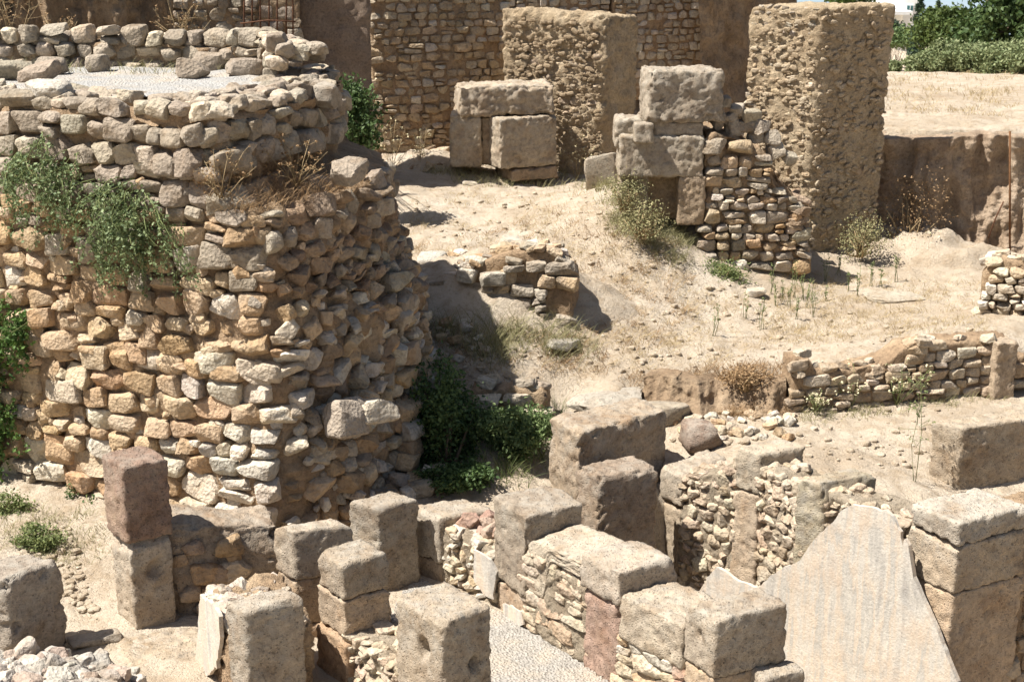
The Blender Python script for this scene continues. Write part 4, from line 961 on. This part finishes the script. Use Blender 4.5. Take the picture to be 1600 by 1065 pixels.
o = bank('earth_bank', [PD(-140, 60, 21.6)[:2], PD(60, 60, 22.0)[:2], PD(180, 60, 22.2)[:2], PD(275, 60, 22.8)[:2]], lambda q: 6.3+.2*math.sin(q*2), lambda q: 2.0, M['bank'], rill=.20, lip=.1, n=160, m=90, out=.5, seed=41); o['kind'] = 'structure'
o = bank('earth_bank', [PD(1087, 100, 30.2)[:2], PD(1130, 100, 31.0)[:2], PD(1190, 100, 31.8)[:2], PD(1240, 100, 32.6)[:2]], lambda q: 6.1, lambda q: 1.6, M['bank'], rill=.06, lip=.10, n=90, m=80, out=.5, seed=51); o['kind'] = 'structure'
# iron bars
def tube(P, r, n=5):
    P = np.asarray(P, float); V = []; F_ = []
    r = np.broadcast_to(np.asarray(r, float), (len(P),))
    for i, p in enumerate(P):
        d = P[min(i+1, len(P)-1)]-P[max(i-1, 0)]; d = d/(np.linalg.norm(d)+1e-9)
        a = np.cross(d, [0, 0, 1.]); a = a/np.linalg.norm(a) if np.linalg.norm(a) > 1e-3 else np.array([1., 0, 0]); b = np.cross(d, a)
        for k in range(n): t = 2*math.pi*k/n; V.append(p+r[i]*(math.cos(t)*a+math.sin(t)*b))
    for i in range(len(P)-1):
        for k in range(n): F_.append((i*n+k, i*n+(k+1) % n, (i+1)*n+(k+1) % n, (i+1)*n+k))
    F_.append(tuple(range(n))[::-1]); F_.append(tuple(range((len(P)-1)*n, len(P)*n)))
    return V, F_
gate = thing('iron_grille', PD(420, 75, 22.4), 'rusty iron grille of upright bars fixed before the dark stone wall', 'grille')
for px in (381, 394, 407, 420, 433, 447, 458):
    a, b = PD(px, 78, 22.6), PD(px+random.uniform(-1, 1), -40, 22.6); V_, F_ = tube([a, b], .014, 6); obj('bar', V_, F_, M['rust'], gate)
for py in (35, -8):
    V_, F_ = tube([PD(376, py+2, 22.58), PD(418, py-3, 22.57), PD(462, py-1, 22.58)], .014, 6); obj('rail', V_, F_, M['rust'], gate)
V_, F_ = tube([PD(1578, 395, 22.3), PD(1578, 205, 22.25)], .017, 10)
tag(obj('rusty_pole', V_, F_, M['rustbar']), 'tall rusty iron pole standing before the cut earth bank', 'pole')
V_, F_ = tube([PD(1544, 372, 22.6), PD(1556, 340, 22.62), PD(1568, 315, 22.64)], .012, 6)
tag(obj('thin_rod', V_, F_, M['rust']), 'thin dark rod leaning beside the rusty pole', 'rod')

# ------------------------------------------------------------------ house beyond
def box(x0, x1, y0, y1, z0, z1):
    V = [(x, y, z) for x in (x0, x1) for y in (y0, y1) for z in (z0, z1)]
    return V, [(0, 1, 3, 2), (4, 6, 7, 5), (0, 4, 5, 1), (2, 3, 7, 6), (0, 2, 6, 4), (1, 5, 7, 3)]
HY = 110.
def hx(px): return PD(px, 30, HY)[0]
def hz(py): return PD(1400, py, HY)[2]
house = thing('white_house', (hx(1405), HY, hz(80)), 'white modern house with flat canopy far behind the plateau trees', 'house')
def hb(name, px0, px1, pt, pb, y0, y1, m, parent=house):
    V_, F_ = box(hx(px0), hx(px1), HY+y0, HY+y1, hz(pb), hz(pt)); return obj(name, V_, F_, M[m], parent, False)
hb('wall', 1376, 1434, -50, 14, 0, 9, 'white')
hb('wall', 1411, 1434, 14.2, 80, 0, 9, 'white')
hb('wall', 1376, 1410.8, 14.2, 80, 3.0, 9, 'shade')
hb('canopy', 1370, 1411, 14.5, 20, -2.6, 2.9, 'white')
w1 = hb('window', 1414.5, 1425.5, 8, 20.5, -.08, .05, 'white'); hb('pane', 1415.5, 1424.5, 9.0, 19.5, -.14, -.02, 'glass', w1)
hb('mullion', 1419.7, 1420.3, 9.0, 19.5, -.18, -.06, 'white', w1)
hb('door', 1401, 1406, 26, 42, 2.85, 3.05, 'shade'); hb('pilaster', 1409, 1411.5, 20, 50, -.1, .4, 'white')
hb('terrace_wall', 1372, 1412, 54, 60, -6, -5.4, 'concrete'); hb('terrace_wall', 1372, 1418, 66, 82, -10, -9.4, 'white')
hb('roof_room', 1384, 1402, -70, -4, 1, 8, 'concrete')

# ------------------------------------------------------------------ vegetation
rs = np.random.RandomState(11)
def leaf_mesh(P, size, up=.3, aspect=.55):
    n = len(P); N = rs.normal(size=(n, 3)); N[:, 2] += up; N /= np.linalg.norm(N, axis=1)[:, None]
    A = np.cross(N, rs.normal(size=(n, 3))); A /= np.linalg.norm(A, axis=1)[:, None]; B = np.cross(N, A)
    s = (size*rs.uniform(.6, 1.35, n))[:, None]
    V = np.stack([P-A*s, P+B*s*aspect+N*s*.15, P+A*s, P-B*s*aspect+N*s*.15], 1).reshape(-1, 3)
    F_ = np.arange(4*n).reshape(n, 4); return V, F_
def blade_mesh(P, ln, width, lean=.35, bend=.5, dirv=None):
    n = len(P); ln = ln*rs.uniform(.5, 1.25, n); th = rs.uniform(0, 2*math.pi, n); le = np.abs(rs.normal(0, lean, n))
    D = np.c_[np.cos(th)*le, np.sin(th)*le, np.ones(n)]
    if dirv is not None: D = D+np.asarray(dirv)
    D /= np.linalg.norm(D, axis=1)[:, None]
    W = np.c_[-np.sin(th+1), np.cos(th+1), np.zeros(n)]*(width*rs.uniform(.6, 1.3, n))[:, None]
    H = np.c_[np.cos(th), np.sin(th), -np.full(n, .35)]*(bend*rs.uniform(.2, 1, n)*ln)[:, None]
    V = []
    for k, t in enumerate((0, .4, .75, 1.0)):
        c = P+D*(ln*t)[:, None]+H*t*t; w = W*(1, .85, .55, .12)[k]
        V += [c-w, c+w]
    V = np.stack(V, 1).reshape(-1, 3); b = np.arange(n)[:, None]*8
    F_ = np.concatenate([b+np.array([0, 1, 3, 2]), b+np.array([2, 3, 5, 4]), b+np.array([4, 5, 7, 6])]); return V, F_
def joinm(L):
    Vs, Fs, o = [], [], 0
    for V_, F_ in L:
        V_ = np.asarray(V_); Vs.append(V_); Fs += [tuple(int(i)+o for i in f) for f in F_]; o += len(V_)
    return np.concatenate(Vs), Fs
def grass(name, P, ln, width, mat, label, cat, lean=.35, bend=.5, kind=None, group=None, parent=None):
    V_, F_ = blade_mesh(np.asarray(P, float), ln, width, lean, bend)
    o = obj(name, V_, F_, M[mat], parent, False)
    if parent is None: tag(o, label, cat, group, kind)
    else: o['kind'] = 'stuff'
    return o
def pxpoints(n, poly, clump=0, sd=.1):
    """ground points inside a pixel polygon, optionally in clumps"""
    poly = np.array(poly, float); mn, mx = poly.min(0), poly.max(0); out = []
    def ins(x, y):
        c = False; j = len(poly)-1
        for i in range(len(poly)):
            if (poly[i][1] > y) != (poly[j][1] > y) and x < (poly[j][0]-poly[i][0])*(y-poly[i][1])/(poly[j][1]-poly[i][1])+poly[i][0]: c = not c
            j = i
        return c
    k = clump or n
    cs = []
    while len(cs) < k:
        x, y = rs.uniform(mn, mx)
        if ins(x, y): cs.append(G(x, y))
    cs = np.array(cs)
    if not clump: return cs
    P = cs[rs.randint(k, size=n)]+np.c_[rs.normal(0, sd, (n, 2)), np.zeros(n)]
    P[:, 2] = hgrid(P[:, 0], P[:, 1])-.01; return P
def bush(name, label, c, rad, nclump, nleaf, size, mat, cat='bush', group=None, up=.3, sd=.22, flat=1.0, stems=10, base=None, stemmat='bark', zmin=None):
    c = np.asarray(c, float); rad = np.asarray(rad, float)
    base = np.asarray(base if base is not None else c-np.array([0, 0, rad[2]*.95]), float)
    t = thing(name, base, label, cat, group)
    u = rs.normal(size=(nclump, 3)); u /= np.linalg.norm(u, axis=1)[:, None]; u *= (rs.uniform(.15, 1, nclump)**.5)[:, None]
    C = c+u*rad
    P = C[rs.randint(nclump, size=nleaf)]+rs.normal(size=(nleaf, 3))*sd*rad
    if zmin is not None: P[:, 2] = np.maximum(P[:, 2], hgrid(P[:, 0], P[:, 1])+.01)
    V_, F_ = leaf_mesh(P, size, up); obj('foliage', V_, F_, M[mat], t, False)
    L = []
    for k in range(stems):
        e = C[rs.randint(nclump)]; m = (base+e)/2+rs.normal(size=3)*rad*.12
        L.append(tube([base+rs.normal(size=3)*[.03, .03, 0], m, e], [.012+.02*rad[2], .008+.01*rad[2], .004], 4))
    V_, F_ = joinm(L); obj('stems', V_, F_, M[stemmat], t, True)
    return t
# hanging caper plant: stems trail down the facing
def trailer(name, label, roots, nst, lens, mat, size, per, spread=.5, outv=.16, cat='plant', droop=1.0):
    r0 = TS(*roots[0])[0]; t = thing(name, r0, label, cat); LV_, ST_ = [], []
    for k in range(nst):
        s, z = roots[rs.randint(len(roots))]; s += rs.normal(0, .10); z += rs.normal(0, .08); L = rs.uniform(*lens); ds = rs.normal(0, spread); pts = []
        o0 = rs.uniform(.3, 1.2)
        for q in np.linspace(0, 1, 9):
            P, T_, N_ = TS(s+ds*L*q+.03*math.sin(q*7+k), z-droop*L*q+.35*L*q*(1-q)*rs.uniform(.6, 1.4)*(droop > 0))
            pts.append(P+N_*(.06+outv*o0*math.sin(min(1, q*1.6)*math.pi*.62))+rs.normal(size=3)*.012)
        pts = np.array(pts); ST_.append(tube(pts, np.linspace(.006, .002, 9), 3))
        n = int(per*L/.6)
        f = rs.uniform(0.03, 1, n)*8; i = np.minimum(f.astype(int), 7); w = (f-i)[:, None]
        LV_.append(pts[i]*(1-w)+pts[i+1]*w+rs.normal(size=(n, 3))*.028)
    V_, F_ = leaf_mesh(np.concatenate(LV_), size, .4, .75); obj('foliage', V_, F_, M[mat], t, False)
    V_, F_ = joinm(ST_); obj('stems', V_, F_, M['gstem'], t, True); return t
def tsz(px, py):
    """pixel -> (s, z) on the bastion facing"""
    best = None
    for s in np.linspace(S_LEFT-.6, S_COR, 90):
        p = tw_xy(s, 2.5); d = ray(px, py); u = p[0]/p[1]-d[0]/d[1]
        if best is None or abs(u) < best[0]: best = (abs(u), s, CAM_H+d[2]*p[1]/d[1])
    return best[1], best[2]
trailer('caper_plant', 'green caper plant hanging in a wide mass down the bastion face', [tsz(*p) for p in ((30, 240), (80, 235), (130, 250), (170, 270), (210, 295), (110, 270), (60, 265), (240, 315), (180, 300), (150, 320), (215, 330))],
        105, (.25, .85), 'caper', .020, 46, .65, .36)
trailer('caper_strand', 'long thin caper strands trailing below the wide green plant', [tsz(*p) for p in ((190, 350), (230, 350), (250, 345), (270, 360), (170, 350))], 26, (.4, .8), 'caper', .019, 48, .12, .12)
trailer('leafy_vine', 'bright green leafy vine climbing the bastion face below the caper plant', [tsz(*p) for p in ((20, 480), (10, 530), (5, 580), (15, 620), (40, 500), (5, 660), (-10, 560), (-20, 500), (-15, 640), (-25, 600))], 110, (.2, .55), 'ivy', .026, 60, .35, .22)
trailer('wall_creeper', 'small green creeper rooted low on the bastion near the tall reddish pillar', [tsz(*p) for p in ((135, 765), (120, 780), (145, 780))], 24, (.15, .35), 'shrub', .02, 50, .5, .12)
# shrubs
q = G(700, 735); bush('dark_shrub', 'dark green shrub growing in the shadow of the bastion flank', PD(690, 660, 15.7), (.42, .5, .75), 60, 9000, .028, 'shrub', 'shrub', base=G(700, 730), sd=.16, stems=22, zmin=0)
bush('dark_shrub', 'low dark creeping shrub at the foot of the bastion rubble', PD(720, 742, 14.95), (.42, .3, .14), 50, 3800, .026, 'shrub', 'shrub', base=G(725, 755), sd=.16, stems=16, zmin=0)
bush('green_bush', 'sunlit green bush in front of the buried stone course', PD(810, 672, 15.6), (.42, .35, .30), 50, 5200, .026, 'bush', base=G(805, 705), sd=.17, stems=18, zmin=0)
bush('dark_shrub', 'dark evergreen shrub at the foot of the stucco column', PD(556, 190, 21.5), (.35, .35, .55), 40, 3800, .035, 'shrub', 'shrub', base=G(556, 262), sd=.18)
bush('yellow_bush', 'feathery yellow green weed clump on the dirt below the vine', G(62, 855)+np.array([0, 0, .1]), (.26, .2, .14), 40, 2600, .016, 'weed', 'weed', base=G(62, 862), up=1.2, sd=.18, stemmat='gstem', zmin=0)
for lab, px, py, Y, r, m in (('grey green weed bush on the slope below the wide pier block', 1005, 345, 20.2, (.33, .25, .26), 'greystraw'),
                          ('pale weed bush at the foot of the ruined pier', 1135, 432, 20.3, (.28, .2, .2), 'weed'),
                          ('dry weed bush at the foot of the tall rubble pillar', 1345, 370, 21.9, (.35, .25, .32), 'greystraw'),
                          ('dry weed bush between the leaning slab and pier', 975, 300, 20.6, (.28, .2, .26), 'greystraw'),
                          ('brown brush clinging to the cut bank beside the tall rubble pillar', 1420, 330, 22.6, (.5, .3, .7), 'drybrown'),
                          ('brown brush on top of the earthen scarp', 1165, 590, 16.45, (.24, .2, .16), 'drybrown'),
                          ('small green weed at the earth bank foot', 15, 790, 14.3, (.2, .15, .12), 'weed')):
    bush('dry_bush', lab, PD(px, py, Y), r, 36, int(800+2200*r[0]), .018, m, 'bush', base=PD(px, py, Y)-np.array([0, 0, r[2]]), up=.9, sd=.33, stemmat='stem', stems=24, zmin=0)
# loose dry grass as ground cover
def cover(name, label, n, poly, clump, sd, ln, w, mat, lean=.4, bend=.6):
    grass(name, pxpoints(n, poly, clump, sd), ln, w, mat, label, 'grass', lean, bend, 'stuff')
cover('dry_grass', 'tall dry grass growing in the hollow below the ruined stub', 1700, [(660, 510), (800, 500), (930, 515), (930, 560), (740, 565)], 60, .09, .30, .0035, 'greystraw', .45, .7)
cover('dry_grass', 'dry straw scattered over the sunny slope', 13000, [(600, 300), (960, 300), (1080, 420), (1240, 470), (1200, 560), (960, 590), (660, 600), (640, 420)], 330, .10, .10, .003, 'straw', .8, .8)
cover('dry_grass', 'low brown tufts dotting the slope around the ruined stub', 7000, [(620, 380), (900, 330), (1060, 380), (1100, 480), (960, 580), (680, 590)], 190, .07, .11, .0035, 'drybrown', .9, .8)
cover('dry_grass', 'grey green tufts below the wide pier block', 3000, [(930, 290), (1000, 300), (1100, 400), (1060, 420), (960, 360)], 70, .08, .2, .0035, 'greystraw', .6, .7)
cover('dry_grass', 'brown dry grass along the earthen scarp', 5200, [(980, 590), (1220, 570), (1230, 650), (1040, 650)], 110, .07, .15, .003, 'drybrown', .6, .7)
cover('dry_grass', 'sparse straw on the terrace below the tall pillar', 6000, [(1230, 420), (1530, 440), (1560, 520), (1200, 540)], 260, .07, .09, .003, 'straw', .7, .7)
cover('dry_grass', 'dry straw tufts on the plateau', 1800, [(1390, 110), (1600, 110), (1600, 185), (1385, 180)], 90, .16, .13, .005, 'straw', .6, .6)
cover('dry_grass', 'pale grass at the foot of the block pile', 1500, [(640, 250), (900, 265), (960, 300), (700, 290)], 90, .09, .17, .004, 'greystraw', .5, .6)
cover('dry_grass', 'dry grass on the dirt beside the tall reddish pillar', 1300, [(0, 790), (150, 800), (160, 900), (0, 870)], 80, .08, .10, .003, 'greystraw', .6, .6)
cover('green_grass', 'green grass blades beside the leaning bastion shrub', 700, [(700, 660), (880, 640), (860, 760), (760, 765)], 40, .09, .28, .004, 'weed', .4, .6)
cover('dry_grass', 'straw along the foot of the long low wall', 1300, [(1240, 640), (1580, 605), (1580, 625), (1250, 665)], 100, .06, .11, .003, 'greystraw', .5, .6)
# grass on the bastion: inside the ring, on the ledge
P = np.c_[rs.uniform(-6.2, -3.3, 900), rs.uniform(17.2, 18.4, 900), np.full(900, 4.69)]
P = P[rs.uniform(size=900) < np.clip(fbm(P, 1.5, 2)+.45, 0, 1)]
grass('inner_grass', P, .16, .004, 'greystraw', None, None, .5, .6, parent=tower)
P = []
for k in range(2600):
    s = rs.uniform(S_COR-.75, S_COR+1.9); z = rs.uniform(3.62, 4.0); p, t_, n_ = TS(s, z); P.append(p+n_*rs.uniform(-.05, .1))
grass('ledge_grass', P, .17, .003, 'drybrown', None, None, .9, .9, parent=tower)
# dry umbel weeds
def weed(label, base, h, n, mat='stem', head='flower', name='dry_weed', group=None, spread=.35, hs=.012, heads=5):
    base = np.asarray(base, float); t = thing(name, base, label, 'weed', group); L, Hd = [], []
    for k in range(n):
        d = np.r_[rs.normal(0, spread, 2), 1]; hh = h*rs.uniform(.5, 1.1); tip = base+d/np.linalg.norm(d)*hh; mid = (base+tip)/2+rs.normal(size=3)*.03*h
        L.append(tube([base+np.r_[rs.normal(0, .02, 2), -.02], mid, tip], [.005, .004, .0025], 3))
        for j in range(heads):
            f = rs.uniform(.45, 1); b0 = base+(tip-base)*f; e = b0+np.r_[rs.normal(0, .10 if spread > .2 else .05, 2), abs(rs.normal(.07, .05))]*h; L.append(tube([b0, e], [.003, .002], 3)); Hd.append(e)
    V_, F_ = joinm(L); obj('stems', V_, F_, M[mat], t, True)
    Hd = np.repeat(np.array(Hd), 5, axis=0); Hd = Hd+rs.normal(size=Hd.shape)*hs*.8
    V_, F_ = leaf_mesh(Hd, hs, 1.5, .9); obj('seed_heads', V_, F_, M[head], t, False)['kind'] = 'stuff'
for i, (lab, px, py, h, n, m) in enumerate((('dry umbel weeds before the narrow end block of the block pile', 725, 268, .75, 9, 'stem'), ('dry umbel weeds before the middle of the block pile', 800, 272, .8, 10, 'stem'),
        ('leaning dry umbel weeds between block pile and leaning slab', 900, 280, .9, 9, 'stem'), ('tall bent dry weeds beside the dark evergreen shrub', 612, 262, .9, 12, 'stem'), ('dry umbel weeds among fallen stones by the brick wall', 655, 262, .7, 9, 'stem'),
        ('grey dry weeds hanging before the wide pier block', 985, 322, .6, 9, 'gstem'), ('flowering yellow weeds in the middle of the long low wall', 1330, 640, .55, 12, 'gstem'), ('flowering yellow weeds at the taller half of the long low wall', 1400, 632, .6, 12, 'gstem'),
        ('small flowering weed at the broken end of the long low wall', 1275, 648, .35, 8, 'gstem'), ('dry umbel weed beside the tall rubble pillar foot', 1385, 395, .5, 8, 'stem'), ('dry weed tuft below the cut bank', 1450, 405, .5, 9, 'stem'))):
    weed(lab, G(px, py), h, n, m)
weed('very tall green stem growing behind the broad pillar', G(1428, 752), 1.15, 2, 'gstem', 'weed', 'tall_weed', None, .03, .012, 14)
wn_ = 0
for px, py in ((1212, 478), (1222, 470), (1232, 480), (1245, 500), (1262, 482), (1268, 495), (1205, 460), (1252, 470), (1290, 470), (1325, 455), (1340, 462), (1360, 448), (1118, 525), (1165, 500), (1290, 440), (1310, 430), (1375, 450), (1400, 440), (1190, 515), (1240, 465)):
    weed('thin upright green weed on the sunny terrace below the tall pillar', G(px, py), rs.uniform(.25, .6), 3, 'gstem', 'weed', 'green_weed', 'green weeds on the terrace', .06, .009, 5)
for i, (lab, px, py, Y, h) in enumerate((('dry branching weed on the back rim of the bastion beside the iron bars', 285, 62, 19.4, .75), ('tall dry bent weed on the bastion back rim before the earth bank', 25, 52, 19.6, .8), ('small dry weed in the middle of the bastion back rim', 100, 56, 19.4, .4))):
    weed(lab, PD(px, py, Y)-np.array([0, 0, .1]), h, 12, 'stem', 'drybrown', spread=.5)
for lab, px, py in (('dry brown weeds rooted at the corner of the bastion upper tier', 345, 235), ('dry brown weeds on the bastion ledge below the cut block', 440, 225)):
    s_, z_ = tsz(px, py); P_, T_, N_ = TS(s_+(.7 if px > 400 else .2), 3.75); weed(lab, P_+N_*.1, .5, 14, 'stem', 'drybrown', spread=.7)
# trees and hedge beyond the plateau
def tree(name, label, base, h, crown_c, rad, nclump, nleaf, size, mat, cat='tree', sd=.16, group=None):
    base = np.asarray(base, float); t = thing(name, base, label, cat, group); c = np.asarray(crown_c, float); rad = np.asarray(rad, float)
    u = rs.normal(size=(nclump, 3)); u /= np.linalg.norm(u, axis=1)[:, None]; u *= (rs.uniform(.2, 1, nclump)**.45)[:, None]; C = c+u*rad
    cr = rs.uniform(.6, 1.3, nclump); i = rs.randint(nclump, size=nleaf)
    P = C[i]+rs.normal(size=(nleaf, 3))*sd*rad*cr[i][:, None]
    V_, F_ = leaf_mesh(P, size, .3, .6); obj('crown', V_, F_, M[mat], t, False)
    L = [tube([base-np.array([0, 0, .2]), base+(c-base)*.5+rs.normal(size=3)*.1, c], [h*.03, h*.022, h*.01], 8)]
    for k in range(9): e = C[rs.randint(nclump)]; b0 = base+(c-base)*rs.uniform(.4, .9); L.append(tube([b0, (b0+e)/2+rs.normal(size=3)*.15, e], [h*.010, h*.007, h*.003], 5))
    V_, F_ = joinm(L); obj('trunk', V_, F_, M['bark'], t, True); return t
def gb(px, Y): x = PD(px, 60, Y)[0]; return np.array([x, Y, gz(x, Y)])
tree('dark_tree', 'large dark green broadleaf tree rising above the hedge', gb(1555, 44), 6, PD(1560, 28, 44), (1.35, 1.4, 1.7), 60, 9000, .085, 'tree')
tree('dark_tree', 'second dark tree standing close beside the large dark tree', gb(1650, 43), 6, PD(1640, 25, 43), (1.3, 1.4, 1.6), 50, 6000, .085, 'tree')
tree('broadleaf_tree', 'green tree top showing just over the tall rubble pillar', gb(1335, 46), 5, PD(1335, 8, 46), (.9, .9, .7), 30, 2500, .08, 'tree2')
tree('broadleaf_tree', 'mid green bushy tree between the conifer and dark tree', gb(1490, 46), 4, PD(1490, 48, 46), (1.05, 1.1, .8), 50, 6500, .075, 'tree2')
for i, (px, Y, r, lab) in enumerate(((1398, 37, .18, 'small pale hedge bush beside the tall rubble pillar'), (1440, 37.5, .34, 'pale hedge bush below the conifer'), (1485, 37, .50, 'pale hedge bush below the mid green tree'), (1530, 36.5, .50, 'tall pale hedge bush under the dark tree'),
                              (1572, 35.8, .48, 'yellowish hedge bush at the plateau edge'), (1615, 35.0, .5, 'hedge bush ending the pale row under the second dark tree'))):
    b0 = gb(px, Y); c = b0+np.array([0, 0, r*.65]); bush('hedge_bush', lab, c, (r*1.05, r, r*.85), 60, 5200, .045, 'hedge', 'bush', base=b0, sd=.17, stems=12, zmin=0)
# conifer
cf = thing('conifer', gb(1434, 56), 'slender dark conifer with drooping boughs in front of the white house', 'tree'); cb = gb(1434, 56); ch = PD(1434, -12, 56)[2]-cb[2]
V_, F_ = tube([cb, cb+np.array([0, 0, ch])], [.12, .02], 7); obj('trunk', V_, F_, M['bark'], cf)
n = 7000; f = rs.uniform(.08, 1, n); th = rs.randint(0, 9, n)*.7+np.floor(f*13)*1.1+rs.normal(0, .22, n); rr = (1-f)**.8*.62*rs.uniform(.1, 1, n)+.04
P = cb+np.c_[np.cos(th)*rr, np.sin(th)*rr, (np.floor(f*13)/13+.05)*ch-rr*.18+rs.normal(0, .07, n)]
V_, F_ = leaf_mesh(P, .10, .2, .3); obj('crown', V_, F_, M['pine'], cf, False)
cf2 = thing('conifer', gb(1462, 70), 'small pointed conifer behind the mid green tree', 'tree'); cb = gb(1462, 70); ch = PD(1462, 2, 70)[2]-cb[2]
V_, F_ = tube([cb, cb+np.array([0, 0, ch])], [.1, .02], 7); obj('trunk', V_, F_, M['bark'], cf2)
P = cb+np.c_[np.cos(th)*rr*.8, np.sin(th)*rr*.8, (np.floor(f*13)/13+.05)*ch-rr*.18+rs.normal(0, .07, n)][:, :3]
V_, F_ = leaf_mesh(P[:4000], .09, .2, .3); obj('crown', V_, F_, M['pine'], cf2, False)
bush('garden_shrub', 'olive grey shrub below the white house canopy', PD(1392, 50, 104), (.9, .8, .7), 40, 3500, .12, 'pine', 'shrub', base=gb(1392, 104))
bush('garden_shrub', 'green shrub beside the white terrace wall of the house', PD(1405, 62, 98), (1.3, 1, .7), 40, 3000, .11, 'bush', 'shrub', base=gb(1405, 98))

# broken stone in the hollow beside the bastion
hp = thing('rubble_heap', G(690, 480), 'pale broken stones strewn in the dry hollow between bastion and ruined stub', 'rubble')
for k in range(90):
    q = G(random.uniform(650, 760), random.uniform(395, 570)); sz = .02+.07*random.random()**2
    stone(hp, q+np.array([0, 0, sz*.3]), (1, random.uniform(-1, 1), 0), (0, -1, 0), sz*1.3, sz, sz*.8, pal(CREAM+TAN), 'angular', rot=.3)

# ------------------------------------------------------------------ pebbles and clods on the dirt
def scatter(name, label, polys, smin, smax, mat='pebble', cat='pebbles'):
    Vs, Fs, o = [], [], 0
    for n, poly in polys:
        for q in pxpoints(n, poly):
            V_, Q_ = ROCK['small'][rs.randint(14)]; s = smin+(smax-smin)*rs.uniform()**2.5
            a = rs.uniform(0, 6.28); Rm = np.array([[math.cos(a), -math.sin(a), 0], [math.sin(a), math.cos(a), 0], [0, 0, 1]])
            Vs.append((V_*np.array([s*1.2, s, s*.65]))@Rm.T+q+np.array([0, 0, s*.25])); Fs.append(Q_+o); o += len(V_)
    t = obj(name, np.concatenate(Vs), np.concatenate(Fs), M[mat], None, False); tag(t, label, cat, None, 'stuff')
scatter('pebbles', 'pebbles and clods strewn over the slope and terrace', [(650, [(600, 280), (960, 300), (1080, 420), (1240, 470), (1560, 520), (1200, 560), (960, 590), (660, 600), (640, 420)]), (200, [(1000, 640), (1560, 630), (1440, 740), (1280, 720), (1050, 690)]), (180, [(100, 800), (160, 980), (20, 880)]), (200, [(660, 420), (720, 420), (760, 600), (660, 560)])], .008, .05)
